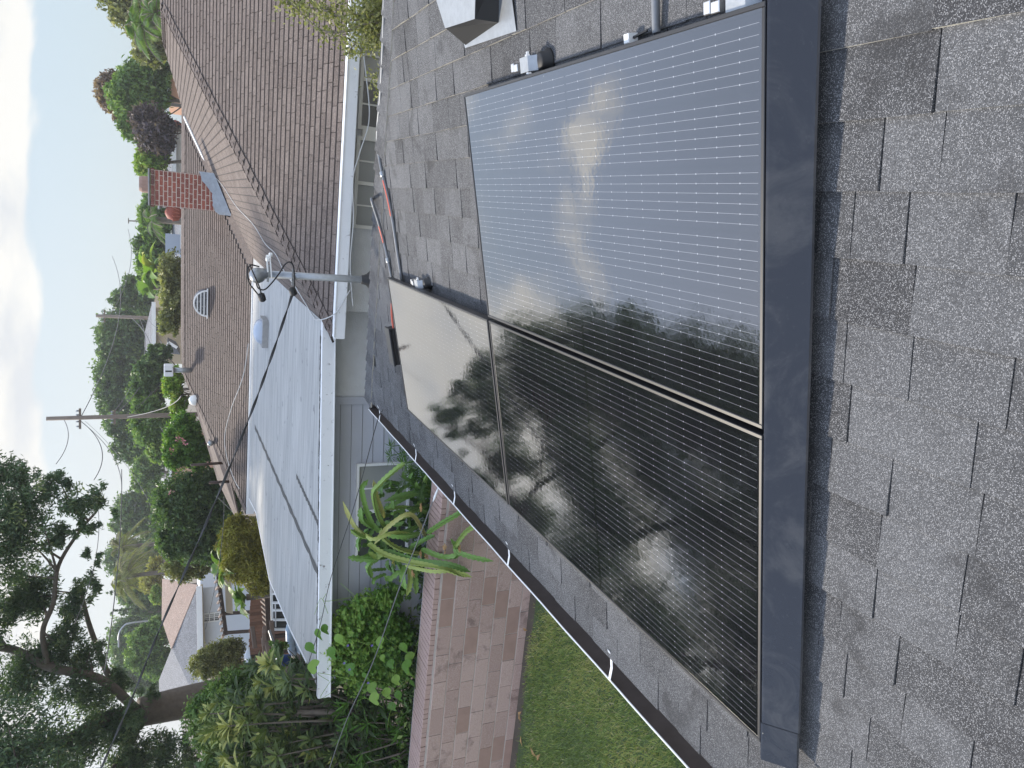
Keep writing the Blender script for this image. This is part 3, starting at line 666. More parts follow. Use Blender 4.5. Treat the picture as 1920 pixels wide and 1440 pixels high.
# left plane
oL = np.array([ex, 0, EA]); duL = np.array([0, -1., 0]); dvL = np.array([cL_, 0, SLL*cL_]); 
def insL(v): h = v*cL_; return (-(18.9+h*.933 if h < 3.43 else 22.1-(h-3.43)*3.27), -(YA+h*SLL/SL)-.02)
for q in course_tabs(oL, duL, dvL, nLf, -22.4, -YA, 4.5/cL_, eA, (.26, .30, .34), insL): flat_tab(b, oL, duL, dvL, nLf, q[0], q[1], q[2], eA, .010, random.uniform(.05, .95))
oB = np.array([0, YB, EB])
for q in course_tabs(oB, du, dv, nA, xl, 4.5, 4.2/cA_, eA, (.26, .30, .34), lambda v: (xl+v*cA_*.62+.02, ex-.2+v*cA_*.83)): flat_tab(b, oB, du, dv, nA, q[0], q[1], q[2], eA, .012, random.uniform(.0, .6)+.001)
oB2 = np.array([0, 23.6, -1.15])
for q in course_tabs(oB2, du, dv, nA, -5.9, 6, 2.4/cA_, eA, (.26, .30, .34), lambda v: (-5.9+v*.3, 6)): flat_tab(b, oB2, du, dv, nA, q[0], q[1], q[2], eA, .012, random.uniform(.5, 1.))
o = b.build('shingle_field', [M['brown_shingle'], M['brown_edge_and_shade']], roofA); o['kind'] = 'stuff'
# hip caps
def hipcaps(a, c, n1_, n2_, wv=.14, step=.20, name='hip_shingle'):
    a = np.array(a, float); c = np.array(c, float); dd = c-a; LL = np.linalg.norm(dd); dd /= LL
    def dn(n_):
        v = np.cross(n_, dd); v /= np.linalg.norm(v); return v if v[2] < 0 else -v
    l_, r2 = dn(np.array(n1_, float)), dn(np.array(n2_, float)); uu = -(l_+r2); uu /= np.linalg.norm(uu); q = 0.
    while q < LL-.1:
        A0 = a+dd*q; B0 = a+dd*(q+step*1.25); b = MB()
        w1 = wv*random.uniform(.94, 1.06); li = .026
        A = [A0+l_*w1+uu*li, A0+l_*.02-dd*.02+uu*(li+.012), A0+r2*w1+uu*li]; B = [B0+l_*w1*.96+uu*.012, B0+uu*.02, B0+r2*w1*.96+uu*.012]
        b.add(A+B, [(0, 1, 4, 3), (1, 2, 5, 4)], -1.); lo_ = [p-uu*.03 for p in A]; b.add(A+lo_, [(0, 3, 4, 1), (1, 4, 5, 2)], -1., 1); b.add([A[2], B[2], B[2]-uu*.03, lo_[2]], [(0, 1, 2, 3)], -1., 1)
        b.build(name, [M['brown_shingle'], M['brown_edge_and_shade']], roofA); q += step
hipcaps((ex, YA, EA), (ridgeX, YR, hz), nLf, nA)
hipcaps((xl, YB, EB), (rl, rbY, rbz), (-.4, 0, 1), nA, .12, .24)
hipcaps((rl, rbY, rbz), (1.6, rbY, rbz), (0, .3, 1), nA, .12, .24, 'ridge_shingle')
hipcaps((ridgeX, YR, hz), (ridgeX, 18.5, hz), nLf, (.3, 0, 1), .12, .24, 'ridge_shingle')
b = MB(); b.bar((ex, 18.75, EA+.03), (1.8, 21.9, EA+SLL*(1.8-ex)+.04), .07, .03); b.build('valley_flashing', M['white'], nb)
b = MB(); b.slab([(ex-.02, YA-.12, EA-.125), (9, YA-.12, EA-.125), (9, YA-.12, EA+.0), (ex-.02, YA-.12, EA+.0)], (0, .09, 0)); b.box((ex/2+4.5, YA-.075, EA+.005), ((9-ex)/2, .055, .006)); b.build('gutter', M['oldwhite'], nb)
b = MB(); b.slab([(ex-.02, YA-.035, EA-.15), (9, YA-.035, EA-.15), (9, YA-.035, EA-.02), (ex-.02, YA-.035, EA-.02)], (0, .03, 0)); b.slab([(ex+.0, YA, EA-.148), (9, YA, EA-.148), (9, YA+.45, EA-.148), (ex, YA+.45, EA-.148)], (0, 0, .02)); b.build('fascia', M['white'], nb)
b = MB(); b.bar((xl-.03, YB-.06, EB-.1), (ex-.2, YB-.06, EB-.1), .1, .19); b.build('rear_gutter', M['oldwhite'], nb)
# flat roof
F1, F2 = np.array([-1.55, 9.38, -1.78]), np.array([-6.45, 8.61, -1.80])
fl = np.array(onP(462, 925, (0, YB, 0), (0, 1., 0)))
b = MB(); BK1 = np.array([-7.3, 17.9, -1.86]); BK0 = np.array([-1.0, 18.1, -1.86])
zl = -1.95
zf = lambda X, Y: -1.775+.004*(X+1.55)+.003*(Y-9.38)
nF = np.array([-.004, -.003, 1.]); PF = np.array([-1.55, 9.38, -1.775])
SIDE = [tuple(onP(x_, y_, PF, nF)[:2]) for x_, y_ in ((596, 1283), (575, 1240), (545, 1180), (505, 1085), (480, 960))]+[(-7.35, 18.0)]
b.slab([np.array([-1.25, 9.43, zf(-1.25, 9.43)]), np.array([-1.2, 18.1, zf(-1.2, 18.1)])]+[np.array([x_, y_, zf(x_, y_)]) for x_, y_ in SIDE[::-1]], (0, 0, -.12)); fo = b.build('flat_roof', M['flatroof'], nb)
b = MB()
def seam(p, q, wd, zo=.012):
    a = onP(*p, PF, nF); c = onP(*q, PF, nF); d_ = (c-a)/40; sd_ = np.array([d_[1], -d_[0], 0]); sd_ /= np.linalg.norm(sd_); L0, R0 = [], []
    for i in range(41):
        w1, w2 = wd/2*(1+.35*math.sin(i*1.7)+random.uniform(-.2, .2)), wd/2*(1+.3*math.sin(i*2.3+1)); m_ = a+d_*i+(0, 0, .005); L0.append(m_+sd_*w1); R0.append(m_-sd_*w2)
    b.add(L0+R0, [(i, i+1, 42+i, 41+i) for i in range(40)])
seam((478, 800), (600, 1082), .10); seam((556, 892), (598, 984), .07)
b.build('seam_strip', M['seam'], fo)
b = MB(); rr = random.Random(3); tt = np.linspace(0.02, .98, 150)
for q in tt:
    p = F1*(1-q)+F2*q; b.box(p+(0, .06+rr.uniform(-.012, .012), .011), (rr.uniform(.012, .07), rr.uniform(.004, .040)*(1 if rr.random() < .55 else .15), .008), tone=.5)
b.build('edge_crack', M['gap'], fo)
b = MB(); b.bar(F1+(.1, -.035, -.075), F2+(0, -.035, -.075), .03, .15); b.bar(F1+(.1, -.005, .008), F2+(0, -.005, .008), .09, .02); b.build('flat_fascia', M['oldwhite'], nb)
b = MB(); b.bar(F1+(.05, -.058, -.145), F2+(0, -.058, -.145), .012, .012); b.build('drip_edge', M['white'], nb)
b = MB()
for (xa, ya), (xb, yb) in zip(SIDE[:-1], SIDE[1:]): b.bar((xa-.02, ya, zf(xa, ya)-.08), (xb-.02, yb, zf(xb, yb)-.08), .03, .17)
b_ = b; b.build('side_fascia', M['oldwhite'], nb)
# walls
WAY = 9.42
b = MB(); b.slab([(-1.35, WAY, G), (9, WAY, G), (9, WAY, EA-.15), (-1.35, WAY, EA-.15)], (0, .2, 0)); wA = b.build('stucco_wall', M['stucco'], nb)
MR = Matrix.Translation((-1.5, 9.75, 0)) @ Matrix.Rotation(math.atan(.16), 4, 'Z'); ZT = -1.94
b = MB(); b.slab([(-1.06, -.012, G), (.3, -.012, G), (.3, -.012, ZT), (-1.06, -.012, ZT)], (0, .2, 0)); link('stucco_wall', b.mesh('stucco_wall', M['stucco']), nb, MR)
b = MB(); b.slab([(-5.1, .01, G), (-1.06, .01, G), (-1.06, .01, ZT), (-5.1, .01, ZT)], (0, .15, 0)); b.slab([(-5., .16, G), (-5., .16, ZT), (-4.3, 8., ZT), (-4.3, 8., G)], (.1, 0, 0)); sw = link('siding_wall', b.mesh('siding_wall', M['felt_and_groove_shade']), nb, MR)  # backing coloured dark so the gaps between planks read as shadow lines
z = ZT-.01
for i in range(16):
    b = MB(); b.slab([(-5.1, -.002, z), (-1.16, -.002, z), (-1.16, -.018, z-.1435), (-5.1, -.018, z-.1435)], (0, .011, 0), tone=random.random()); b.build('siding_plank', M['siding'], sw); z -= .1525
b = MB(); b.box((-1.11, -.01, (G+ZT)/2), (.05, .03, (ZT-G)/2)); b.build('corner_board', M['siding'], sw)
def window(x0, x1, z0, z1, Y, panes, fm, fr=.045, par=nb, wm=None):
    b = MB()
    for (c, h) in (((x0-fr/2, Y-.02, (z0+z1)/2), (fr/2, .035, (z1-z0)/2+fr)), ((x1+fr/2, Y-.02, (z0+z1)/2), (fr/2, .035, (z1-z0)/2+fr)), (((x0+x1)/2, Y-.02, z1+fr/2), ((x1-x0)/2, .0345, fr/2)), (((x0+x1)/2, Y-.02, z0-fr/2), ((x1-x0)/2, .0345, fr/2))): b.box(c, h, bev=.003)
    f_ = link('window', b.mesh('window', fm), par, wm); n_ = len(panes)
    for i, (k_, bars) in enumerate(panes):
        a = x0+(x1-x0)*i/n_; c_ = x0+(x1-x0)*(i+1)/n_
        b = MB(); b.box(((a+c_)/2, Y-.004, (z0+z1)/2), ((c_-a)/2-.002, .004, (z1-z0)/2-.002)); b.build('pane', M[k_], f_)
        if i: b = MB(); b.box((a, Y-.02, (z0+z1)/2), (.022, .02, (z1-z0)/2-.001)); b.build('mullion', fm, f_)
        for q in bars:
            b = MB(); xx = a+(c_-a)*q; b.box((xx, Y-.014, (z0+z1)/2), (.010, .01, (z1-z0)/2-.002)); b.build('bar', fm, f_)
    return f_
window(-.23, .80, -3.3, -2.13, WAY-.0, [('blind', (.47,)), ('blind', (.52,))], M['window_frame'])
window(.97, 2.05, -3.3, -2.13, WAY-.0, [('dimglass', (.48,)), ('blind', (.52,))], M['window_frame'])
b = MB(); b.box((.885, WAY-.02, -2.75), (.07, .03, .6)); b.build('window_trim', M['window_frame'], nb)
wf = window(-3.31, -2.02, -3.05, -2.36, -.025, [('dimglass', ()), ('blind', (.5,))], M['white'], .035, nb, MR)
# chimney
chP = np.array([ex, 0, EA]); 
cb = onP(418, 362, chP, nLf)
ch_d = cb[1]
ch = thing('brick_chimney', 'red brick chimney rising from the brown neighbour roof', 'chimney', cb)
sc_ = ch_d/F
c0 = onY(404, 389, ch_d); c1 = onY(404, 338, ch_d); topz = onY(281, 350, ch_d)[2]
x0c, x1c = c0[0], c1[0]; botz = cb[2]-.55; dep = .55
x0c, x1c = (x0c+x1c)/2-.40, (x0c+x1c)/2+.40
b = MB(); b.box(((x0c+x1c)/2, ch_d+dep/2, (botz+topz)/2-.01), ((x1c-x0c)/2+.002, dep/2+.006, (topz-botz)/2-.01)); b.build('mortar_core', M['chmortar'], ch)
zc = topz-.10; nrow = 0; rowh = (topz-cb[2])/17.3
brk = {}
def brickmesh(wd, hh, dark):
    kk = (round(wd, 3), dark)
    if kk not in brk:
        b = MB(); b.box((wd/2, .045, hh/2), (wd/2, .05, hh/2), bev=.004); brk[kk] = b.mesh('brick', M['brickdark' if dark else 'brick'])
    return brk[kk]
cw = x1c-x0c; bwid = cw/3.5; z = topz-rowh
while z > botz:
    dark = z > topz-1.5*rowh
    xs_ = [0, .5, 1.5, 2.5, 3.5] if nrow % 2 else [0, 1, 2, 3, 3.5]
    for a, c_ in zip(xs_[:-1], xs_[1:]):
        wd = (c_-a)*bwid-.018; link('brick', brickmesh(wd, rowh-.019, dark), ch, Matrix.Translation((x0c+a*bwid+.009, ch_d-.006+(-.03 if dark else 0), z)))
    for a, c_ in ((0, .5), (.5, 1.)) if nrow % 2 else ((0, 1),):
        wd = (c_-a)*dep-.012
        for sx, rz in ((x0c+.0, 90),):
            link('brick', brickmesh(wd, rowh-.013, dark), ch, Matrix.Translation((x0c-.006-(.03 if dark else 0)+.09, ch_d+a*dep+.05, z)) @ Matrix.Rotation(R(90), 4, 'Z'))
        link('brick', brickmesh(wd, rowh-.013, dark), ch, Matrix.Translation((x1c+.006+(.03 if dark else 0), ch_d+a*dep+.05, z)) @ Matrix.Rotation(R(90), 4, 'Z'))
    z -= rowh; nrow += 1
b = MB(); b.box(((x0c+x1c)/2, ch_d+dep/2, topz+.02), (cw/2+.02, dep/2+.02, .02), bev=.01); b.build('crown', M['greymortar'], ch)
b = MB(); b.lathe(((x0c+x1c)/2+.05, ch_d+dep/2, topz+.03), [(.19, 0), (.19, .14), (.16, .2)], 12); b.build('flue', M['smoothblock'], ch)
# cement flashing
b = MB(); pts = [(x0c-.12, cb[2]-.32), (x1c+.08, cb[2]+.02), (x1c+.03, cb[2]+.18)]
mmx = 14
up_, lw_ = [], []
for i in range(mmx+1):
    q = i/mmx; xx = x0c-.08+(cw+.16)*q; zr = EA+SLL*(xx-ex)
    up_.append((xx, ch_d-.045, zr+.30+.05*math.sin(q*9)+.04*random.random())); lw_.append((xx, ch_d-.20-.05*math.sin(q*3.1), zr+.03))
vs = up_+lw_; b.add(vs, [(i, i+1, mmx+2+i, mmx+1+i) for i in range(mmx)]); 
vs2 = [(x0c-.045, ch_d-.045, EA+SLL*(x0c-ex)+.28), (x0c-.045, ch_d+dep, EA+SLL*(x0c-ex)+.28), (x0c-.14, ch_d+dep, EA+SLL*(x0c-.14-ex)+.02), (x0c-.14, ch_d-.2, EA+SLL*(x0c-.14-ex)+.02)]; b.add(vs2, [(0, 1, 2, 3)]); b.build('cement_flashing', M['sealant'], ch, True)

# half round vents and skylight
def halfvent(name, label, c, wd, hh, slats=True):
    o = thing(name, label, 'roof vent', c); n_ = 14; rr = wd/2
    fr = MB(); c = np.array(c, float); pts = [c+np.array([-rr*math.cos(math.pi*i/n_), -.0, hh*math.sin(math.pi*i/n_)]) for i in range(n_+1)]
    fr.tube(pts, .022, 6); fr.bar(c-(rr+.06, 0, 0), c+(rr+.06, 0, 0), .06, .03); fr.build('frame', M['white'], o)
    b = MB(); back = [p+np.array([0, .02, 0]) for p in pts]; b.slab(back, (0, .5, 0)); b.build('hood', M['slate_shingle'], o)
    for k_ in (.25, .5, .75):
        xx = rr*math.sqrt(max(0, 1-k_*k_)); b = MB(); b.bar(c+(-xx, -.01, hh*k_), c+(xx, -.01, hh*k_), .03, .028); b.build('louvre', M['white'], o)
vc_ = onP(391, 569, oB, nA)
halfvent('half_round_vent', 'half round louvred vent on the brown roof slope behind the flat roof', vc_+(0, -.05, .03), .66, .32)
skc = onP(500, 622, PF, nF)
sk2 = thing('skylight', 'small domed skylight on the pale flat roof', 'skylight', skc)
b = MB(); b.box(skc+(0, 0, .05), (.28, .28, .06)); b.build('curb', M['greymortar'], sk2)
b = MB(); n_ = 14; vs = []; 
for j in range(7):
    ph = math.pi/2*j/6
    for i in range(n_): a = 2*math.pi*i/n_; vs.append(skc+(.25*math.cos(ph)*math.copysign(abs(math.cos(a))**.6, math.cos(a)), .25*math.cos(ph)*math.copysign(abs(math.sin(a))**.6, math.sin(a)), .11+.15*math.sin(ph)))
b.add(vs, [(j*n_+i, j*n_+(i+1) % n_, (j+1)*n_+(i+1) % n_, (j+1)*n_+i) for j in range(6) for i in range(n_)]); b.build('dome', mat('milky_dome', (.40, .46, .56), .25, spec=.6), sk2, True)

# ------------------------------------------------------------------ cables
CB = mat('cable_black', (.035, .036, .038), .6)
CW = mat('cable_white', (.55, .55, .54), .6)
CG = mat('cable_grey', (.16, .16, .165), .6)
def cable(label, P, r, m_, n=6, name='cable'):
    b = MB(); b.tube(P, r, n); return tag(b.build(name, m_, None, True), label, 'cable')
a_ = mp(549, 549, -.05); b_ = onY(190, 1440, 7.2); far_ = a_+(b_-a_)*2.2
pth = sag(a_, far_, .0, 60)
def throughpx(pts, r0): return np.array([onY(x, y, Y) for x, y, Y in pts])
tri = spline(throughpx([(549, 549, mb[1]-.05), (505, 680, 6.35), (460, 802, 6.4), (385, 985, 6.6), (300, 1178, 6.9), (247, 1310, 7.2), (190, 1440, 7.6), (100, 1650, 8.4), (20, 1850, 9.2)], 0), 14)
ph = np.linspace(0, 60, len(tri))
off = np.stack([0*ph, np.sin(ph), np.cos(ph)], 1)
b = MB(); b.tube(tri+off*.008, .0048, 6); b.tube(tri-off*.008, .0048, 6); b.tube(tri, .005, 5)
tag(b.build('service_drop', CB, None, True), 'thick twisted overhead cable from the mast down across the flat roof view', 'cable')
cable('thin dark wire crossing the grey siding from the gutter to the left', spline(throughpx([(718, 768, 6.6), (706, 795, 6.7), (665, 945, 7.2), (620, 1085, 7.8), (598, 1180, 8.2), (560, 1300, 9), (520, 1420, 10)], 0), 10), .0042, CB)
o = cable('grey wire with a white insulator running from the gutter past the cactus', spline(throughpx([(832, 895, 5.2), (822, 912, 5.3), (785, 1010, 5.8), (748, 1105, 6.2), (700, 1240, 6.7), (650, 1350, 7.1), (618, 1440, 7.5), (580, 1560, 8)], 0), 10), .0048, CG)
b = MB(); i0, i1 = onY(822, 914, 5.3), onY(812, 940, 5.35); b.tube([i0, (i0*.7+i1*.3), (i0*.3+i1*.7), i1], [.004, .009, .010, .004], 8); b.build('insulator', M['white'], o, True)
def onL(x, y, lift=.03): return onP(x, y, np.array([ex, 0, EA]), nLf)+nLf*lift
cable('long white cable draped over the brown roof from the chimney to the eave corner', spline([onL(400, 327), onL(418, 345), onL(445, 385), onL(478, 420), onL(500, 455), onL(520, 475), onL(535, 505), onL(553, 530), onL(575, 565), onL(590, 590), onP(600, 600, oA, nA)+nA*.03, (-1.3, YA-.14, EA+.01), (-1.0, YA-.15, EA-.16)], 8), .007, CW, 5)
cable('shorter pale cable lying on the brown roof beside the white valley', spline([onL(414, 393), onL(430, 420), onL(450, 470), onL(462, 495), onL(478, 500)], 8), .006, CW, 5)
cable('white cable drooping along the white gutter of the brown roof', spline([(2.0, YA-.14, EA-.10), (1.5, YA-.15, EA-.2), (1.0, YA-.15, EA-.27), (.6, YA-.15, EA-.18), (.3, YA-.15, EA-.12), (-.2, YA-.15, EA-.15), (-.7, YA-.15, EA-.14), (-1.2, YA-.15, EA-.2)], 8), .007, CW, 5)
cable('white cable hanging in a loop across the brown rear roof slope', spline([onP(x, y, oB, nA)+(0, -.3, .1) for x, y in ((472, 640), (462, 700), (440, 760), (428, 810), (432, 850), (445, 890), (455, 908))], 8), .009, CW, 5)

# ------------------------------------------------------------------ background: poles, wires, lamps
def pole(label, p_top, p_bot, Y, r, group=None):
    a = onY(*p_top, Y); c = onY(*p_bot, Y); dd = c-a; c2 = a+dd*((G-a[2])/dd[2])
    o = thing('utility_pole', label, 'utility pole', c2); b = MB(); b.tube([c2, (a+c2)/2, a], [r*1.15, r, r*.85], 10); b.build('shaft', M['polewood'], o, True); return o, a, c2
PY1, PY2 = 66., 40.
p2, p2a, p2c = pole('taller nearer utility pole among wires left of the brown roof', (87, 785), (360, 777), PY2, .115)
p1, p1a, p1c = pole('shorter farther utility pole in front of the beige house', (180, 592), (300, 597), PY1, .15)
for (o_, Y, x, y, wd) in ((p2, PY2, 150, 785, .5), (p2, PY2, 215, 782, .35), (p1, PY1, 196, 593, .5)):
    c_ = onY(x, y, Y); b = MB(); b.bar(c_-(wd, .1, 0), c_+(wd, .1, 0), .09, .1); b.build('crossarm', M['polewood'], o_)
    for q in (-.8, -.3, .4, .8): b = MB(); b.lathe(c_+(wd*q, .0, .05), [(.03, 0), (.05, .05), (.03, .12)], 8); b.build('insulator', M['galv'], o_)
def far_wire(label, a, c, dr, r=.012): cable(label, sag(a, c, dr, 20), r, CG, 4, 'overhead_wire')
T_ = lambda x, y, Y: onY(x, y, Y)
far_wire('overhead wire from the tall pole towards the upper right past the trees', T_(150, 785, PY2), T_(210, 480, 80), 1.2, .022)
far_wire('sagging overhead wire between the two utility poles', T_(215, 780, PY2), T_(245, 595, PY1), 1.6, .03)
far_wire('second sagging wire just above the first between the two utility poles', T_(208, 780, PY2), T_(262, 598, PY1), .9, .022)
far_wire('service wire sloping from the tall pole down to the brown roof', T_(238, 782, PY2), T_(340, 742, 22.), .5, .018)
far_wire('overhead wire from the tall pole across to the big tree, uppermost', T_(120, 787, PY2), T_(105, 870, 34.), .3, .016)
far_wire('overhead wire from the tall pole arm looping to the lower left', T_(152, 790, PY2), T_(176, 900, 36.), .6, .02)
far_wire('overhead wire from the tall pole descending left past the hazy trees', T_(155, 793, PY2), T_(228, 910, 36.), .4, .016)
far_wire('long dark overhead wire across the sky at the left side', T_(228, 880, 24.), T_(196, 1260, 16.), .1, .012)
far_wire('upper long overhead wire running behind the big tree', T_(180, 930, 26.), T_(140, 1170, 18.), .25, .009)
far_wire('thin wire in front of the white house on the left', T_(420, 930, 20.), T_(385, 1180, 14.), .1, .006)
far_wire('faint wire fanning from the tall pole to the upper right, lowest of the fan', T_(245, 780, PY2), T_(300, 640, 60.), .8, .014)
far_wire('thin wire looping from the tall pole below its arm towards the beige house', T_(232, 780, PY2), T_(275, 600, 58.), 1.9, .014)
far_wire('thin wire from the shorter pole towards the upper right', T_(205, 592, PY1), T_(240, 430, 80.), .8, .02)
far_wire('thin wire from the shorter pole down to the beige house wall', T_(262, 594, PY1), T_(312, 665, 58.), .3, .018)
far_wire('thin wire sloping from the tall pole across the pale sky to the round tree', T_(160, 790, PY2), T_(300, 990, 30.), .4, .010)
far_wire('wire crossing behind the round green tree towards the pergola', T_(300, 800, PY2), T_(408, 1080, 26.), .3, .012)
far_wire('wire passing low over the white house roof', T_(405, 930, 24.), T_(470, 1010, 20.), .1, .008)
for (lab, pts, Y, r) in (('tall curved street lamp beyond the white walled house', [(305, 1160), (296, 1162), (245, 1168), (232, 1174), (224, 1186), (222, 1200)], 60., .07), ('small street lamp beyond the round green tree', [(305, 941), (270, 942), (257, 943), (252, 948)], 75., .08)):
    P = [onY(x, y, Y) for x, y in pts]; P[0] = np.array([P[1][0], P[1][1], G]); o_ = thing('street_lamp', lab, 'street lamp', P[0]); b = MB(); b.tube(np.vstack([P[0:1], spline(P[1:], 6)]), r, 8); b.build('lamp_post', M['galv'], o_, True)
    e_ = P[-1]; b = MB(); b.box(e_-(.25, 0, .03), (.35, .14, .07), bev=.03); b.build('lamp_head', M['galv'], o_)

# ------------------------------------------------------------------ far buildings
def house_c():
    o = thing('white_house', 'white stucco house with grey and rust shingle roof behind the pergola', 'house', onY(465, 1170, 42.))
    Y = 42.; P = lambda x, y, d=0.: onY(x, y, Y+d)
    e1, e2 = P(370, 1088), P(381, 1275); zt_ = P(375, 1180)[2]; zb = G
    b = MB(); xw0, xw1 = P(400, 1242)[0], P(400, 1100)[0]
    b.slab([(xw0, Y, zb), (xw1, Y, zb), (xw1, Y, zt_-.1), (xw0, Y, zt_-.1)], (0, 8, 0)); b.build('wall', mat('white_stucco', (.62, .66, .72), .9, var=.05, vscale=1.), o)
    ea = np.array([xw1+.5, Y-.7, zt_+.15]); eb = np.array([xw0-1.2, Y-.7, zt_-.05])
    q1 = P(304, 1085, 5); q2 = P(303, 1162, 4); q3 = P(322, 1215, 1.5); q4 = P(298, 1275, 6); q5 = P(298, 1320, 8)
    b = MB(); b.slab([ea, eb+(-1.4, 0, 0), q5, q4, q3], (0, 0, -.08)); b.build('roof', M['slate_shingle'], o)
    b = MB(); b.slab([ea+(.05, .1, .03), q3+(0, -.1, .03), q2, q1], (0, 0, -.05)); b.build('roof', M['rust_shingle'], o)
    b = MB(); b.bar(ea-(0, .05, .05), eb+(-1.4, -.05, -.05), .12, .30); b.build('fascia', M['white'], o)
    for (ya, yb, xa, xb) in ((1165, 1148, 383, 411), (1236, 1219, 385, 416)):
        a = P(xa, ya); c = P(xb, yb); wn = window(a[0], c[0], c[2], a[2], Y-.02, [('dimglass', (.5,)), ('blind', (.5,))], M['white'], .07, o)
        for q in (.33, .66): b = MB(); b.box(((a[0]+c[0])/2, Y-.05, c[2]+(a[2]-c[2])*q), ((c[0]-a[0])/2, .012, .02)); b.build('bar', M['white'], wn)
    b = MB(); a = P(385, 1235); b.tube([P(378, 1096, -.5), P(380, 1170, -.5), P(386, 1240, -.5)], .07, 8); b.build('pipe', M['cream'], o)
house_c()
def beige():
    Y = 62.; P = lambda x, y, d=0.: onY(x, y, Y+d); o = thing('beige_house', 'beige two storey house with grey hip roof beneath the tall trees', 'house', (P(300, 625)[0], Y, G))
    x0, x1 = P(300, 682)[0], P(300, 577)[0]; zt_ = P(288, 630)[2]
    b = MB(); b.slab([(x0, Y, G), (x1, Y, G), (x1, Y, zt_), (x0, Y, zt_)], (0, 8, 0)); b.build('wall', mat('beige_stucco', (.52, .43, .30), .9), o)
    b = MB(); z1_ = P(286, 630)[2]; b.slab([(x0-.5, Y-.5, z1_), (x1+.5, Y-.5, z1_), P(272, 620, 4), P(271, 650, 4)], (0, 0, -.1)); b.build('roof', M['slate_shingle'], o)
    b = MB(); b.bar((x0-.5, Y-.55, z1_-.1), (x1+.5, Y-.55, z1_-.1), .15, .28); b.build('fascia', M['white'], o)
    a, c = P(293, 621), P(302, 603); wn = window(a[0], c[0], c[2], a[2], Y, [('dimglass', ()), ('dimglass', ())], M['white'], .09, o)
    a = P(311, 660); b = MB(); b.slab([P(312, 662, -3), P(314, 644, -3), P(330, 652, -3), P(338, 665, -3)], (0, 2.5, 0)); b.build('porch_roof', M['slate_shingle'], o)
    b = MB(); b.bar(P(312, 660, -3.1), P(316, 642, -3.1), .1, .2); b.bar(P(316, 642, -3.1), P(332, 652, -3.1), .1, .2); b.build('porch_trim', M['white'], o)
beige()
def lowhouse(name, label, x_eave, y0, y1, x_ridge, Y, wall, rf, chim=False):
    P = lambda x, y, d=0.: onY(x, y, Y+d); a, c = P(x_eave, y1), P(x_eave, y0); r0, r1 = P(x_ridge, y1-(y1-y0)*.22, 4), P(x_ridge, y0+(y1-y0)*.22, 4)
    o = thing(name, label, 'house', ((a[0]+c[0])/2, Y, G)); b = MB(); b.slab([(a[0], Y, G), (c[0], Y, G), (c[0], Y, a[2]), (a[0], Y, a[2])], (0, 7, 0)); b.build('wall', wall, o)
    b = MB(); b.slab([a+(-.5, -.5, 0), c+(.5, -.5, 0), r1, r0], (0, 0, -.1)); b.build('roof', rf, o)
    b = MB(); b.bar(a+(-.5, -.52, -.05), c+(.5, -.52, -.05), .1, .22); b.build('fascia', M['white'], o); return o
pinkw = mat('salmon_stucco', (.52, .30, .20), .9)
lowhouse('salmon_house', 'low salmon walled house glimpsed beside the roof slope at far right', 313, 128, 196, 305, 60., pinkw, M['rust_shingle'])
lowhouse('far_house', 'distant low house with pale grey roof right of the chimney', 325, 245, 322, 308, 52., M['white'], M['slate_shingle'])
lowhouse('far_house', 'distant low house with pale roof just left of the chimney', 338, 400, 480, 322, 46., M['white'], M['slate_shingle'])
lowhouse('far_house', 'distant low house with brown grey roof beside the pink flowering shrub', 318, 855, 905, 304, 66., pinkw, M['slate_shingle'])
lowhouse('far_house', 'distant low house with rusty brown roof behind the dark green tree', 350, 1010, 1082, 303, 58., M['white'], M['rust_shingle'])
b = MB(); b.tube([onY(418-118, 380, 34.), onY(322, 381, 34.)], .2, 10); b.box(onY(299, 380, 34.), (.26, .26, .06)); tag(b.build('metal_duct', M['galv'], None, True), 'shiny metal duct standing just left of the brick chimney', 'duct')
for (lab, x, y, Y, r) in (('round red turbine vent left of the brick chimney', 325, 399, 34., .32), ('low red turbine vent right of the brick chimney', 328, 236, 46., .3)):
    c_ = onY(x, y, Y); o_ = thing('turbine_vent', lab, 'roof vent', c_); b = MB(); b.lathe(c_, [(.12, -r*1.8), (.15, -r), (r*.8, -r*.7), (r, 0), (r*.8, r*.7), (.05, r)], 14); b.build('turbine', mat('red_vent_paint', (.30, .07, .045), .6), o_, True)
    b = MB()
    for k_ in range(12): a = k_*math.pi/6; b.bar(c_+(r*.82*math.cos(a), r*.82*math.sin(a), -r*.7), c_+(r*1.04*math.cos(a+.2), r*1.04*math.sin(a+.2), r*.1), .04, .03)
    b.build('fins', mat('red_vent_fin', (.42, .12, .08), .5), o_)
c_ = onY(324, 457, 36.); b = MB(); b.box(c_, (.42, .04, .30), (1, .2, 0), (-.2, 1, 0), (0, 0, 1)); b.tube([c_+(-.2, 0, -.3), c_+(-.9, .2, -.35), c_+(-1.6, .2, -.1)], .04, 6)
tag(b.build('roof_panel', mat('pale_blue_sheet', (.42, .50, .62), .4)), 'pale blue sheet propped on a distant roof left of the chimney', 'panel')
c_ = onY(300, 416, 50.); b = MB(); b.tube([onY(330, 417, 50.), onY(240, 414, 50.)], .04, 6); b.bar(onY(241, 409, 50.), onY(241, 419, 50.), .05, .05); tag(b.build('antenna_mast', M['polewood']), 'thin bare antenna mast rising over the far trees', 'antenna')
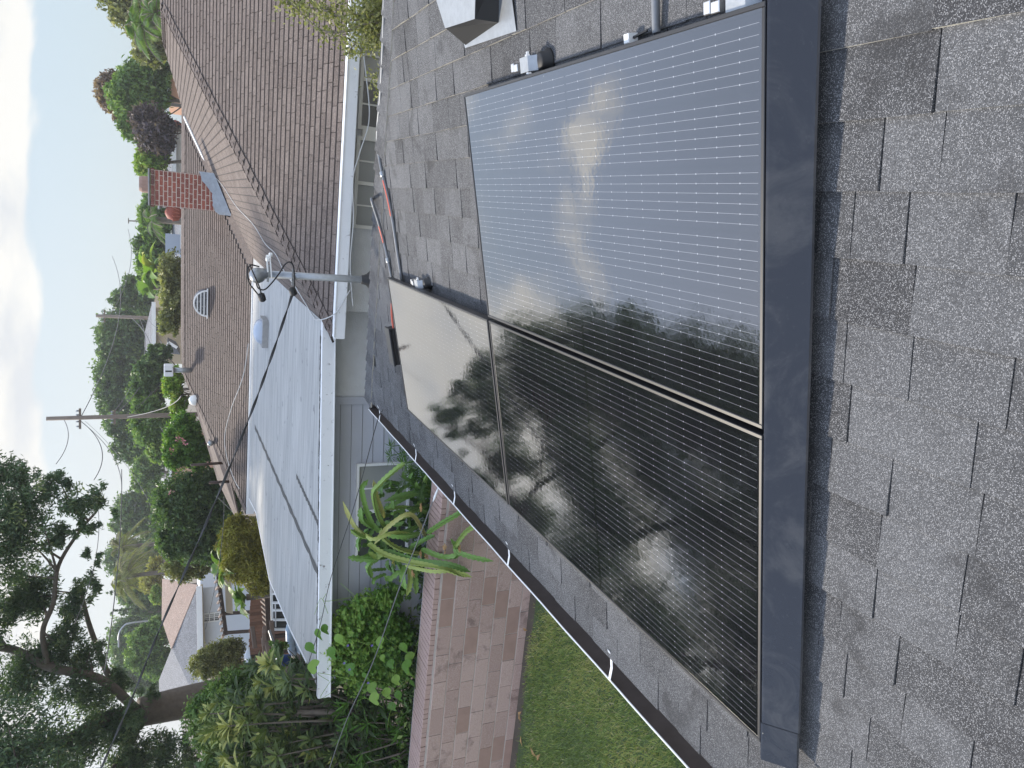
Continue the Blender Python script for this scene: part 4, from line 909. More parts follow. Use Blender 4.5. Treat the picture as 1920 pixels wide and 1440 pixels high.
# things on the rear hip
def onB(x, y): return onP(x, y, oB, nA)
for nm, lab, x, y, kind in (('flue_pipe', 'square capped metal flue on the ridge of the brown rear roof', 343, 694, 0), ('dome_vent', 'white domed roof vent on the hip of the brown rear roof', 366, 750, 1), ('flood_lamp', 'small flood lamp on a bracket at the rear roof hip', 396, 832, 2)):
    c_ = onY(x, y, rbY-.6 if kind == 0 else (21.3 if kind == 1 else 20.)); o_ = thing(nm, lab, ('flue', 'roof vent', 'lamp')[kind], c_); b = MB()
    if kind == 0:
        b.tube([c_+(0, 0, -.3), c_+(0, 0, .28)], .07, 10); b.build('pipe', M['galv'], o_, True); b = MB(); b.box(c_+(0, 0, .36), (.15, .15, .12), bev=.02); b.build('cap', M['oldwhite'], o_)
        b = MB(); b.box(c_+(0, -.152, .36), (.02, .004, .08)); b.build('slot', M['black'], o_)
    elif kind == 1:
        b.lathe(c_, [(.15, -.1), (.15, .02), (.13, .10), (.08, .15), (.0, .17)], 16, (-.15, -.3, 1)); b.build('dome', M['white'], o_, True); b = MB(); b.box(c_-(0, 0, .08), (.17, .17, .02)); b.build('base', M['galv'], o_)
    else:
        b.tube([c_+(0, 0, -.2), c_+(0, 0, .18)], .015, 6); b.bar(c_+(-.1, 0, .05), c_+(.14, 0, .05), .02, .02); b.build('bracket', M['darkwood'], o_); b = MB(); b.lathe(c_+(.05, -.05, .02), [(.03, -.06), (.09, .0), (.08, .06), (.02, .09)], 10, (-.6, -.4, -.2)); b.build('lamp_head', M['galv'], o_, True)
for lab, p, q, Y in (('dark post standing behind the left end of the rear roof', (358, 872), (420, 868), 20.5), ('grey post lower behind the left end of the rear roof', (392, 905), (430, 903), 19.5)):
    b = MB(); b.tube([onY(*q, Y), onY(*p, Y)], .04, 8); tag(b.build('post', M['darkwood'], None, True), lab, 'post')

# ------------------------------------------------------------------ backyard on the left: pergolas, glazed frame, clutter
def yard():
    Y = 30.; P = lambda x, y, Y=Y: onY(x, y, Y)
    o = thing('pergola', 'dark timber pergola in front of the white stucco house', 'pergola', P(465, 1170))
    for (xt, xb, y) in ((416, 466, 1151), (418, 466, 1187), (416, 466, 1082)):
        a, c = P(xt, y), P(xb, y); c[2] = G; b = MB(); b.bar(c, a, .11, .11, (0, 1, 0)); b.build('post', M['darkwood'], o)
    b = MB(); b.bar(P(408, 1070), P(424, 1190), .1, .16); b.build('beam', M['darkwood'], o)
    b = MB(); b.slab([P(421, 1078, Y-.1), P(424, 1149, Y-.1), P(437, 1151, Y-.1), P(433, 1078, Y-.1)], (0, .1, 0)); b.build('valance', M['cream'], o)
    for i in range(9):
        y = 1086+i*13; b = MB(); b.bar(P(415-1*0+i*1.2, y, Y-.9)+(0, 0, .12), P(409+i*1.6, y+6, Y+1.6)+(0, 0, .12), .07, .10, tone=random.random()); b.build('rafter', M['wood'], o)
    Y2 = 20.; o = thing('slatted_roof', 'low slatted brown timber shade roof beside the yellow green bush', 'pergola', onY(520, 1150, Y2))
    for i in range(9):
        y = 1108+i*9.5; b = MB(); b.bar(onY(489+i*1.0, y, Y2+.8)+(0, 0, .0), onY(500+i*.9, y+10, Y2-.6), .05, .09, tone=random.random()); b.build('slat', M['wood'], o)
    b = MB(); b.bar(onY(500, 1098, Y2-.65), onY(505, 1200, Y2-.65), .05, .14); b.build('beam', M['darkwood'], o)
    for y in (1112, 1195): a = onY(502, y, Y2-.6); b = MB(); b.bar((a[0], a[1], G), a, .09, .09, (0, 1, 0)); b.build('post', M['darkwood'], o)
    Y3 = 17.5; o = thing('glazed_frame', 'white framed glazed lean-to behind the flat roof edge', 'lean-to', onY(540, 1130, Y3))
    b = MB(); b.bar(onY(508, 1085, Y3), onY(511, 1185, Y3), .06, .06); b.build('top_rail', M['white'], o)
    for i, y in enumerate((1098, 1115, 1132, 1146, 1164, 1182)):
        b = MB(); a = onY(509, y-2, Y3); c = onY(548+i*3, y-2, Y3-.3); b.bar(a, c, .05, .05, (0, 1, 0)); b.build('glazing_bar', M['white'], o)
    b = MB(); b.slab([onY(510, 1092, Y3+.05), onY(512, 1184, Y3+.05), onY(575, 1182, Y3-.25), onY(560, 1092, Y3-.25)], (0, .02, 0)); b.build('pane', M['dimglass'], o)
    b = MB(); b.bar(onY(516, 1130, Y3-.06), onY(517, 1175, Y3-.06), .03, .03); b.build('handle_rail', M['white'], o)
    Yf = 26.; b = MB(); a = onY(466, 1240, Yf); c = onY(465, 1105, Yf); o = thing('timber_fence', 'reddish brown board fence below the white house', 'fence', (a[0], Yf, G))
    n_ = 22
    for i in range(n_):
        xa = a[0]+(c[0]-a[0])*i/n_; b = MB(); b.box((xa+.06, Yf, (G+a[2])/2), ((c[0]-a[0])/n_/2-.006, .015, (a[2]-G)/2+random.uniform(-.02, .02)), tone=random.random()); b.build('board', mat_fence, o)
    # clutter
    c_ = onY(468, 1232, 18.); b = MB(); n_ = 12; vs = []
    for j in range(7):
        ph_ = math.pi/2*j/6
        for i in range(n_): a = 2*math.pi*i/n_; rr_ = 1+.12*math.sin(3*a+j); vs.append(c_+(.24*rr_*math.cos(ph_)*math.cos(a), .2*rr_*math.cos(ph_)*math.sin(a), .13*math.sin(ph_)*(1+.1*math.sin(5*a))))
    b.add(vs, [(j*n_+i, j*n_+(i+1) % n_, (j+1)*n_+(i+1) % n_, (j+1)*n_+i) for j in range(6) for i in range(n_)]); b.add(vs[:n_], [tuple(range(n_))]); tag(b.build('plastic_cover', mat('crumpled_plastic', (.55, .60, .66), .3, bump=.8, bscale=25), None, True), 'crumpled pale plastic cover over a stand in the left yard', 'cover')
    b = MB(); b.tube([(c_[0], c_[1], G), c_], .05, 8); tag(b.build('cover_stand', M['darkwood']), 'dark stand beneath the crumpled pale plastic cover', 'stand')
    c_ = onY(526, 1240, 15.); o = thing('plastic_tub', 'blue plastic tub with a white lid among the yard clutter', 'tub', c_-(0, 0, .2)); b = MB(); b.lathe(c_, [(.12, -.22), (.15, .0), (.16, .02)], 16); b.build('tub', mat('blue_plastic', (.02, .07, .28), .4), o, True); b = MB(); b.lathe(c_, [(.165, .02), (.165, .05), (.12, .09), (0, .1)], 16); b.build('lid', M['white'], o, True)
    for i, (x, y, lab) in enumerate(((545, 1192, 'upper blue and white sack leaning by the flat roof edge'), (547, 1203, 'middle blue and white sack leaning by the flat roof edge'), (562, 1200, 'blue and white sack nearest the flat roof edge'))):
        c_ = onY(x, y, 15.2); b = MB(); b.tube(spline([c_+(-.35, 0, -.1), c_+(-.2, 0, 0), c_+(.15, 0, .03), c_+(.33, 0, .05)], 4), [.03]+[.085]*4+[.09]*5+[.07, .06, .04][:3], 8); tag(b.build('sack', mat('printed_sack', (.36, .46, .58), .5, var=.5, vscale=9), None, True), lab, 'sack', 'sacks beside the flat roof')
    rr_ = random.Random(5)
    for i in range(9):
        x, y = rr_.uniform(470, 515), rr_.uniform(1195, 1245); c_ = onY(x, y, 17.); an = rr_.uniform(-.8, .8); b = MB(); b.box(c_, (rr_.uniform(.2, .5), .06, .05), (math.cos(an), math.sin(an), .1), (-math.sin(an), math.cos(an), 0), (0, 0, 1), bev=.01, tone=rr_.random())
        tag(b.build('timber_offcut', M['wood']), 'weathered timber offcut in the heap beyond the large leaved shrub', 'timber', 'timber heap in the left yard')
    b = MB(); b.box(onY(545, 1215, 16.5)-(0, 0, .4), (.5, .3, .25), bev=.05); tag(b.build('wooden_crate', M['darkwood']), 'dark wooden crate beside the blue and white sacks', 'crate')
    b = MB(); b.bar(onY(505, 1182, 15.5), onY(530, 1258, 14.5), .05, .05); tag(b.build('metal_rail', M['galv']), 'pale metal rail slanting above the blue tub', 'rail')
mat_fence = mat('red_brown_boards', (.17, .085, .055), .8, var=.3, vscale=3, tonev=.25)
yard()

# ------------------------------------------------------------------ foliage
def leaves(cent, dirs, nrm, ln, wd, tone):
    """diamond leaves folded at the midrib: 4 verts, 2 tris"""
    n = len(cent); sd_ = np.cross(dirs, nrm); sd_ /= np.linalg.norm(sd_, axis=1)[:, None]+1e-9
    l = ln[:, None]; w_ = wd[:, None]
    a = cent-dirs*l*.5; c = cent+dirs*l*.5-nrm*l*.12; m_ = cent-dirs*l*.05
    V = np.stack([a, m_+sd_*w_*.5+nrm*w_*.15, c, m_-sd_*w_*.5+nrm*w_*.15], 1).reshape(-1, 3)
    i = np.arange(n)*4; Fq = np.stack([np.stack([i, i+1, i+2], 1), np.stack([i, i+2, i+3], 1)], 1).reshape(-1, 3)
    return V, Fq, np.repeat(tone, 2)
def unit(n): v = rng.normal(size=(n, 3)); return v/np.linalg.norm(v, axis=1)[:, None]
def crown_pts(blobs, n, clump, shell=.5, wts=None, spr=.13):
    """blobs: list (cx,cy,cz,rx,ry,rz). leaves gather in clumps spread through each blob's volume, denser outside"""
    B = np.array(blobs, float); vol = B[:, 3]*B[:, 4]*B[:, 5]; pr = vol**.72
    if wts is not None: pr = pr*np.array(wts)
    pr /= pr.sum()
    nc = max(8, n//clump); bi = rng.choice(len(B), nc, p=pr); u = unit(nc); r = rng.random(nc)**(shell)
    r = np.where(rng.random(nc) < .12, r*1.13, r)
    cc = B[bi, :3]+u*B[bi, 3:6]*r[:, None]
    ci = rng.integers(0, nc, n); cs = (vol[bi[ci]]**(1/3))*spr
    p = cc[ci]+rng.normal(size=(n, 3))*cs[:, None]*np.array([1, 1, .75])
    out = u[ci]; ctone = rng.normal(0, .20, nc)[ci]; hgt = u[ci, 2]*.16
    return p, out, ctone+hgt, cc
def tree(name, label, cat, blobs, n, lsize, lm, trunk=None, tr=.12, group=None, aspect=.42, droop=.2, tone0=.45, clump=26, limbs=5, shell=.5):
    B = np.array(blobs, float); c0 = B[:, :3].mean(0); base = np.array([c0[0], c0[1], G]) if trunk is None else np.array(trunk, float)
    o = thing(name, label, cat, base, group)
    p, out, ct, cc = crown_pts(blobs, n, clump, shell)
    ok = p[:, 2] > G+.05; p, out, ct = p[ok], out[ok], ct[ok]; n = len(p)
    d = out*.5+unit(n)*.9; d[:, 2] -= droop; d /= np.linalg.norm(d, axis=1)[:, None]
    nn = unit(n)*.8+np.array([0, 0, .7])+out*.3; nn -= d*(nn*d).sum(1)[:, None]; nn /= np.linalg.norm(nn, axis=1)[:, None]
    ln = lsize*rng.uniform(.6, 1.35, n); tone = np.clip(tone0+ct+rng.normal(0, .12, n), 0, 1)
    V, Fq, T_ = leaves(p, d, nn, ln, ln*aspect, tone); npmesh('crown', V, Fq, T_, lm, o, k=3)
    b = MB(); h = c0[2]-base[2]
    path = spline([base, base*.6+c0*.4+(rng.normal(0, .03, 3)*h), base*.25+c0*.75+(rng.normal(0, .03, 3)*h), c0], 4); b.tube(path, np.linspace(tr, tr*.35, len(path)), 8); b.build('trunk', M['bark'], o, True)
    b = MB(); pick = cc[rng.choice(len(cc), min(limbs*3, len(cc)), replace=False)]
    for q in pick:
        s_ = path[rng.integers(len(path)//2, len(path))]; m_ = (s_+q)/2+rng.normal(0, .06, 3)*np.linalg.norm(q-s_); pp = spline([s_, m_, q], 4); b.tube(pp, np.linspace(tr*.3, tr*.06, len(pp)), 5)
    b.build('branches', M['bark'], o, True); return o
def pxb(lst, Y, dep=.8, jy=0.):
    """ellipsoids from (x, y, half height px, half width px) at distance Y"""
    out = []
    for q in lst:
        x, y, hx, wy = q[:4]; Yq = Y+(q[4] if len(q) > 4 else 0); c = onY(x, y, Yq); s_ = np.linalg.norm(ray(x, y))/ray(x, y)[1]*0+Yq/F*1.0
        s_ = Yq/(ray(x, y)[1]); out.append((c[0], c[1], c[2], wy*s_, wy*s_*dep, hx*s_))
    return out
bgt = [
 ('leafy_tree', 'sunny yellow green tree at the far right behind the roof ridge', [(262, 20, 55, 45), (285, 90, 35, 30), (240, 0, 40, 30)], 46., 'olive', 15000, .34),
 ('leafy_tree', 'tall mixed green tree behind the salmon walled house', [(270, 165, 45, 50), (235, 180, 35, 35), (255, 235, 30, 30), (290, 130, 30, 22)], 50., 'mid', 22000, .32),
 ('rusty_tree', 'rusty brown topped tree rising above its green neighbours', [(205, 168, 24, 32), (228, 205, 22, 22), (195, 190, 14, 18)], 54., 'rust', 7000, .32),
 ('plum_tree', 'dark purple leaved tree just left of the tall green tree', [(292, 245, 34, 42), (270, 225, 24, 26)], 44., 'plum', 12000, .26),
 ('lime_tree', 'bright lime green tree just right of the brick chimney', [(285, 295, 26, 38), (270, 310, 16, 22)], 45., 'lime', 9000, .26),
 ('leafy_tree', 'light green leafy tree left of the brick chimney', [(292, 405, 30, 38), (285, 435, 22, 20)], 50., 'mid', 10000, .3),
 ('dark_tree', 'small dark round tree between the chimney and the banana plants', [(285, 462, 33, 24), (270, 455, 14, 14)], 52., 'dark', 8000, .26),
 ('leafy_tree', 'distant green tree showing low on both sides of the chimney top', [(295, 345, 22, 40), (300, 300, 16, 24)], 84., 'mid', 9000, .42),
 ('leafy_tree', 'distant green tree low behind the small dark round tree', [(292, 480, 22, 36), (298, 430, 16, 24)], 86., 'mid', 9000, .42),
 ('leafy_tree', 'distant pale green trees low behind the light standard at left', [(285, 920, 20, 30), (280, 1140, 26, 40)], 90., 'mid', 10000, .45),
 ('leafy_tree', 'mid green tree behind the banana plants', [(290, 510, 30, 40), (275, 480, 14, 18)], 50., 'mid', 10000, .3),
 ('yellow_bush', 'yellow green bush filling the space above the brown roof ridge', [(320, 510, 20, 40), (326, 560, 24, 40), (318, 600, 20, 30)], 34., 'olive', 13000, .17),
 ('tall_evergreen', 'tall dark evergreen above the banana plants with a pointed top', [(255, 545, 28, 26), (230, 560, 22, 20), (275, 570, 20, 30)], 72., 'dark', 10000, .42),
 ('tall_evergreen', 'tall evergreen rising directly behind the beige house', [(240, 615, 48, 40), (215, 640, 34, 36), (262, 660, 24, 30)], 74., 'dark', 22000, .42),
 ('tall_evergreen', 'tallest dark evergreen just right of the taller utility pole', [(225, 700, 44, 36), (215, 750, 36, 36), (262, 730, 34, 50)], 74., 'dark', 22000, .42),
 ('tall_evergreen', 'broad evergreen just left of the taller utility pole', [(235, 800, 38, 30), (245, 840, 32, 30), (270, 820, 26, 50)], 70., 'dark', 15000, .42),
 ('dark_tree', 'dull green tree standing left of the beige house', [(285, 700, 32, 34), (275, 740, 30, 34), (300, 660, 22, 16)], 46., 'dark', 16000, .28),
 ('leafy_tree', 'greyish green tree behind the foot of the taller pole', [(285, 795, 34, 44), (300, 840, 26, 26), (268, 770, 20, 24)], 44., 'mid', 17000, .26),
 ('bright_shrub', 'bright green shrub beside the white dome vent', [(325, 720, 18, 34), (335, 760, 16, 26)], 30., 'lime', 8000, .14),
 ('flowering_shrub', 'bright green feathery shrub with pink flowers behind the rear roof hip', [(345, 815, 34, 40), (365, 850, 30, 34), (328, 850, 22, 30)], 27., 'creeper', 18000, .14),
 ('pale_tree', 'pale hazy green tree near the gap of bright sky', [(275, 885, 26, 30), (295, 860, 20, 20), (262, 905, 14, 16)], 66., 'mid', 9000, .34),
 ('dark_tree', 'dark rounded tree behind the small street lamp', [(262, 955, 42, 36), (285, 985, 30, 30), (235, 985, 26, 22)], 76., 'dark', 16000, .42),
 ('round_tree', 'large rounded deep green tree at the left end of the rear roof', [(340, 950, 52, 60), (385, 930, 50, 50), (370, 1010, 50, 46), (420, 960, 34, 50), (330, 1010, 34, 38), (415, 1020, 40, 40)], 27., 'dark', 52000, .16),
 ('variegated_shrub', 'pale speckled shrub in front of the rusty roofed house', [(340, 1065, 34, 26), (370, 1060, 26, 24)], 28., 'olive', 9000, .13),
 ('dark_tree', 'dark tree bank behind the fan palms', [(235, 1045, 36, 40), (262, 1100, 36, 46), (285, 1040, 22, 34)], 84., 'dark', 18000, .46),
 ('yellow_tree', 'yellow leaved tree in front of the slender cypresses', [(292, 1065, 16, 22), (283, 1090, 20, 22)], 62., 'gold', 6000, .3),
 ('lime_tree', 'round bright green tree right of the slender cypresses', [(296, 1115, 14, 18)], 58., 'lime', 3500, .24),
 ('dark_tree', 'dark tree behind the tall curved street lamp', [(240, 1200, 34, 50), (275, 1180, 30, 40), (285, 1270, 40, 44), (240, 1260, 30, 34)], 78., 'dark', 20000, .46),
 ('bright_tree', 'sunlit spreading tree behind the grey roof of the white house', [(278, 1200, 34, 30), (268, 1230, 32, 32), (300, 1245, 28, 32), (295, 1180, 22, 22)], 50., 'mid', 20000, .26),
]
for i, (nm, lab, bl, Y, lm, n, ls) in enumerate(bgt):
    B = pxb(bl, Y); f_ = Y*.0
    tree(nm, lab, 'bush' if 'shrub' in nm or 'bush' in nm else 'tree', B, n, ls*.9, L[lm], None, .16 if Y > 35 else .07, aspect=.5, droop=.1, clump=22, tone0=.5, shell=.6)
# cypresses: slender columns
for (lab, x, y, w_) in (('slender cypress nearest the fan palms', 200, 1112, 9), ('slender cypress between the yellow tree and the street lamp', 205, 1146, 9), ('third slender cypress close to the street lamp', 235, 1130, 7)):
    B = []; Y = 70.
    for k_ in range(6): B += pxb([(x+10+k_*17, y, 12, 2.5+w_*min(1, (k_+1)/4))], Y, 1.)
    tree('cypress', lab, 'tree', B, 5000, .22, L['dark'], None, .1, aspect=.3, clump=30, droop=-.4, limbs=1)
# palms
def palm(label, x, y, Y, r, nf, lm, trunk=True, kind='palm_tree', upb=.2):
    c = onY(x, y, Y); base = np.array([c[0], c[1], G]); o = thing(kind, label, 'palm', base)
    Vs, Fs, Ts = [], [], []; k_ = 0
    if trunk: b = MB(); b.tube([base, (base+c)/2+(.05, 0, 0), c], [.2, .17, .15], 8); b.build('trunk', M['bark'], o, True)
    b = MB(); nl = 26
    for f_ in range(nf):
        a = 2*math.pi*f_/nf+rng.uniform(-.2, .2); e0_ = rng.uniform(-.2, 1.2)+upb; d0 = np.array([math.cos(a)*math.cos(e0_), math.sin(a)*math.cos(e0_), math.sin(e0_)])
        t_ = np.linspace(0, 1, nl)[:, None]; P = c+d0*t_*r+np.array([0, 0, -1.])*(t_**2)*r*.75*math.cos(e0_*.6); b.tube(P[::5], .02, 4)
        T = np.gradient(P, axis=0); T /= np.linalg.norm(T, axis=1)[:, None]; sd_ = np.cross(T, (0, 0, 1)); sd_ /= np.linalg.norm(sd_, axis=1)[:, None]+1e-9
        for sg in (-1, 1):
            dd = sd_*sg*.8+T*.5+np.array([0, 0, -.45]); dd /= np.linalg.norm(dd, axis=1)[:, None]; ll = r*.28*np.sin(np.linspace(.25, 2.9, nl)); cen = P+dd*ll[:, None]*.5
            V, Fq, T2 = leaves(cen[2:], dd[2:], np.tile([0, 0, 1.], (nl-2, 1)), ll[2:], np.full(nl-2, r*.02), np.clip(rng.normal(.55, .15, nl-2), 0, 1)); Fs.append(Fq+k_); Vs.append(V); Ts.append(T2); k_ += len(V)
    b.build('rib', M['twig'], o); npmesh('fronds', np.vstack(Vs), np.vstack(Fs), np.concatenate(Ts), lm, o, k=3); return o
palm('feathery palm at the far right edge above the roof ridge', 275, 45, 38., 1.9, 18, L['mid'])
palm('feathery palm lower at the far right edge', 295, 25, 36., 1.4, 14, L['mid'])
palm('shaggy fan palm in front of the dark tree bank', 235, 1025, 58., 2.2, 26, L['olive'])
palm('wide silvery palm left of the shaggy fan palm', 240, 1080, 54., 2.6, 28, L['olive'])
palm('small palm in the green bank left of the chimney', 288, 412, 40., 1.3, 14, L['mid'])
# banana-like broad leaves
def broad(label, x, y, Y, n_, ln, lm, name='banana_plant'):
    c = onY(x, y, Y); o = thing(name, label, 'plant', (c[0], c[1], G)); b = MB(); b.tube([(c[0], c[1], G), c], .09, 8); b.build('stem', M['bark'], o, True); b = MB()
    for i in range(n_):
        a = 2*math.pi*i/n_+rng.uniform(-.3, .3); e_ = rng.uniform(.3, 1.3); d0 = np.array([math.cos(a)*math.cos(e_), math.sin(a)*math.cos(e_), math.sin(e_)]); sd_ = np.cross(d0, (0, 0, 1)); sd_ /= np.linalg.norm(sd_)
        m_ = 7; vs = []; ll = ln*rng.uniform(.7, 1.2)
        for k_ in range(m_):
            t_ = k_/(m_-1); p = c+d0*ll*t_-np.array([0, 0, 1])*ll*.5*t_*t_; w_ = ln*.16*math.sin(math.pi*min(1, .12+t_*.9)); vs += [p-sd_*w_+(0, 0, w_*.4), p, p+sd_*w_+(0, 0, w_*.4)]
        b.add(vs, [(k_*3+j, k_*3+j+1, k_*3+j+4, k_*3+j+3) for k_ in range(m_-1) for j in range(2)], float(np.clip(rng.normal(.6, .2), 0, 1)))
    b.build('leaves', lm, o, True)
broad('banana plant with broad bright leaves left of the chimney', 292, 500, 42., 12, 1.7, L['lime']); broad('taller banana plant beside the evergreen', 288, 540, 44., 10, 1.7, L['mid'])

# big tree at the left
def bigtree():
    K = 1.7; base = onY(455, 1288, 12.5*K); base = np.array([base[0], base[1], G]); o = thing('big_tree', 'big dark leafy tree with leaning trunk filling the upper left of the view', 'tree', base)
    D = lambda x, y, Y: onY(x, y, Y*K)
    azel = lambda az_, el_, d: np.array([math.sin(R(az_))*math.cos(R(el_)), math.cos(R(az_))*math.cos(R(el_)), math.sin(R(el_))])*d*K
    fork = D(262, 1335, 12.0)
    b = MB(); tr = spline([base, D(430, 1300, 12.4), D(340, 1318, 12.2), fork], 8); b.tube(tr, np.linspace(.34, .235, len(tr))*K, 14); b.build('trunk', M['bark'], o, True)
    limbs = [([fork, D(200, 1345, 11.8), D(130, 1385, 11.4), D(60, 1400, 11.2), azel(-38, 15, 13), azel(-40, 24, 13.5)], 0.099, .06),
             ([fork, D(215, 1290, 12.3), D(170, 1180, 12.8), D(150, 1100, 13)], 0.065, .03),
             ([fork, D(190, 1275, 12.0), D(90, 1250, 12.0), D(10, 1215, 12.4), azel(-30, 14, 13.4), azel(-29, 22, 13.8)], 0.079, .05),
             ([D(90, 1250, 12), D(80, 1185, 12.2), D(100, 1130, 12.3), D(110, 1060, 12.5), D(150, 995, 12.8), D(180, 960, 13)], 0.045, .02),
             ([D(10, 1215, 12.4), azel(-26, 12, 13), azel(-22, 13, 13.4), azel(-20, 16, 14)], 0.045, .03),
             ([fork, D(230, 1420, 11.6), azel(-44, 8, 11.5), azel(-50, 14, 12), azel(-56, 20, 12)], 0.074, .04),
             ([azel(-38, 15, 13), azel(-33, 22, 13.5), azel(-27, 25, 14)], 0.045, .03)]
    for P, r0, r1 in limbs:
        q = spline(P, 6); q = q.copy(); b = MB(); b.tube(q, np.linspace(r0, r1, len(q))*K, 8); b.build('limb', M['bark'], o, True)
    blobs = pxb([(10, 895, 45, 40, 0.85), (45, 950, 55, 60), (25, 1030, 55, 60), (85, 915, 35, 35), (120, 900, 22, 24), (150, 945, 28, 40), (185, 930, 18, 26), (165, 985, 18, 28), (110, 1010, 30, 30), (165, 1035, 12, 14), (60, 1110, 45, 50, 0.85), (20, 1150, 45, 50), (125, 1180, 30, 40),
         (95, 1230, 55, 45), (160, 1230, 34, 34), (40, 1270, 60, 60), (150, 1300, 50, 45, -0.85), (215, 1290, 26, 34), (195, 1360, 50, 50, -0.85), (255, 1345, 26, 40, -1.36), (120, 1400, 70, 60, -1.70), (245, 1430, 50, 50, -1.70), (310, 1410, 45, 40, -1.70), (340, 1440, 40, 40, -1.70), (280, 1300, 18, 24, -0.68), (165, 1095, 20, 30), (190, 1045, 12, 18), (215, 960, 10, 14), (140, 1130, 26, 30), (230, 1370, 30, 40, -1.02)], 12.3*K, .9)
    npx = len(blobs)
    for (a_, e_, d_, r_) in [(-20, 14, 14, .8), (-22.5, 13, 14, 1.0), (-22.5, 18, 14, 1.0), (-25, 15, 13.5, 1.1), (-24.5, 21, 14, 1.0), (-27, 19, 13.5, 1.0), (-28, 25, 14, 1.1), (-30, 13, 13, .9), (-31.5, 28, 14, 1.1), (-33, 18, 13, 1.0), (-35, 24, 13, 1.1), (-36, 13, 12.5, .8), (-37, 30, 14, 1.1), (-40, 19, 12.5, 1.1), (-42, 26, 13, 1.1), (-44, 11, 12, .9), (-46, 31, 13, 1.1), (-48, 17, 12, 1.1), (-50, 25, 12.5, 1.1), (-54, 13, 12, 1.0), (-56, 20, 12, 1.1), (-60, 26, 12.5, 1.1), (-62, 14, 12, 1.1), (-66, 21, 12, 1.1), (-52, 5, 11.5, .9), (-60, 5, 11.5, 1.0), (-47, 0, 11, .9), (-22, 22.5, 14.5, .5), (-42, 6, 12, .9), (-45, 22, 12, 1.), (-50, 9, 11.5, .9), (-38, 9, 12, .9), (-34, 12, 12.5, .8), (-52, 19, 12, 1.), (-41, 30, 13, .9), (-58, 9, 11.5, .9), (-31, 22, 13, .8)]:
        c = azel(a_, e_, d_); blobs.append((c[0], c[1], c[2], r_*K, r_*K, r_*.72*K))
    n = 460000; p, out, ct, cc = crown_pts(blobs, n, 60, .6, [2.0]*npx+[1.5]*(len(blobs)-npx), .19)
    d = out*.3+unit(n)*.8; d[:, 2] -= .35; d /= np.linalg.norm(d, axis=1)[:, None]; nn = unit(n)+np.array([0, 0, .4]); nn -= d*(nn*d).sum(1)[:, None]; nn /= np.linalg.norm(nn, axis=1)[:, None]
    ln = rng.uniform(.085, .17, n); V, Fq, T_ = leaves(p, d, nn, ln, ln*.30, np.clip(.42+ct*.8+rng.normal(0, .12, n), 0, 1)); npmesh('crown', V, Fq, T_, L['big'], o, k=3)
    b = MB(); js = [spline(P, 6) for P, _, _ in limbs]; al = np.vstack(js)
    for q in cc[rng.choice(len(cc), 420, replace=False)]:
        s_ = al[np.argmin(np.linalg.norm(al-q, axis=1)+rng.random(len(al))*.8)]; pp = spline([s_, (s_+q)/2+rng.normal(0, .08, 3), q], 3); b.tube(pp, np.linspace(.022, .006, len(pp))*K, 4)
    b.build('branches', M['bark'], o, True)
bigtree()

# loquat: whorls of long leaves
def rosette_plant(name, label, cat, pts, lm, lfl, nl, base, tonef, asp=.24, inner=0):
    o = thing(name, label, cat, base); cen, dr, nm, ln, tn = [], [], [], [], []
    for (p, ax) in pts:
        ax = ax/np.linalg.norm(ax); t0 = tonef(p)
        u = np.cross(ax, (0.3, .2, 1)); u /= np.linalg.norm(u); v = np.cross(ax, u)
        for i in range(nl):
            a = 2.4*i+rng.uniform(-.2, .2); sp_ = .35+1.0*i/nl+rng.uniform(-.1, .1); d = ax*math.cos(sp_)+(u*math.cos(a)+v*math.sin(a))*math.sin(sp_); l = lfl*rng.uniform(.7, 1.15)*(.6+.4*i/nl)
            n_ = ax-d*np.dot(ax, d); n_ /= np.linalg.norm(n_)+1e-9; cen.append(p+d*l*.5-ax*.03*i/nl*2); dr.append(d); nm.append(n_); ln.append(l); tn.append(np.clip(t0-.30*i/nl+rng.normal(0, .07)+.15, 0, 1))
    ln = np.array(ln); cen = np.array(cen); dr = np.array(dr); nm = np.array(nm)
    n = len(cen); sd_ = np.cross(dr, nm); l = ln[:, None]; w_ = l*asp
    a = cen-dr*l*.5; m1 = cen-dr*l*.18+nm*w_*.05; m2 = cen+dr*l*.18-nm*l*.02; c = cen+dr*l*.5-nm*l*.14
    V = np.stack([a, m1+sd_*w_*.42+nm*w_*.14, m2+sd_*w_*.5+nm*w_*.14, c, m2-sd_*w_*.5+nm*w_*.14, m1-sd_*w_*.42+nm*w_*.14, m1, m2], 1).reshape(-1, 3)
    i = np.arange(n)[:, None]*8; tri = np.array([[0, 1, 6], [1, 2, 7], [1, 7, 6], [2, 3, 7], [3, 4, 7], [4, 5, 6], [4, 6, 7], [5, 0, 6]])
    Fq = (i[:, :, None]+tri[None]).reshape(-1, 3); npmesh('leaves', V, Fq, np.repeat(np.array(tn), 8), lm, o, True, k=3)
    b = MB()
    for (p, ax) in pts[::5]:
        q = np.array(base)*.35+p*.65+rng.normal(0, .1, 3); pp = spline([p, (p+q)/2+(0, 0, -.08), q], 3); b.tube(pp, np.linspace(.008, .018, len(pp)), 5)
    b.tube([base, np.array(base)*.5+pts[0][0]*.5, pts[0][0]], [.06, .05, .03], 8); b.build('stems', M['bark'], o, True); return o
pts = []
base_l = onY(640, 1380, 9.3); base_l[2] = G
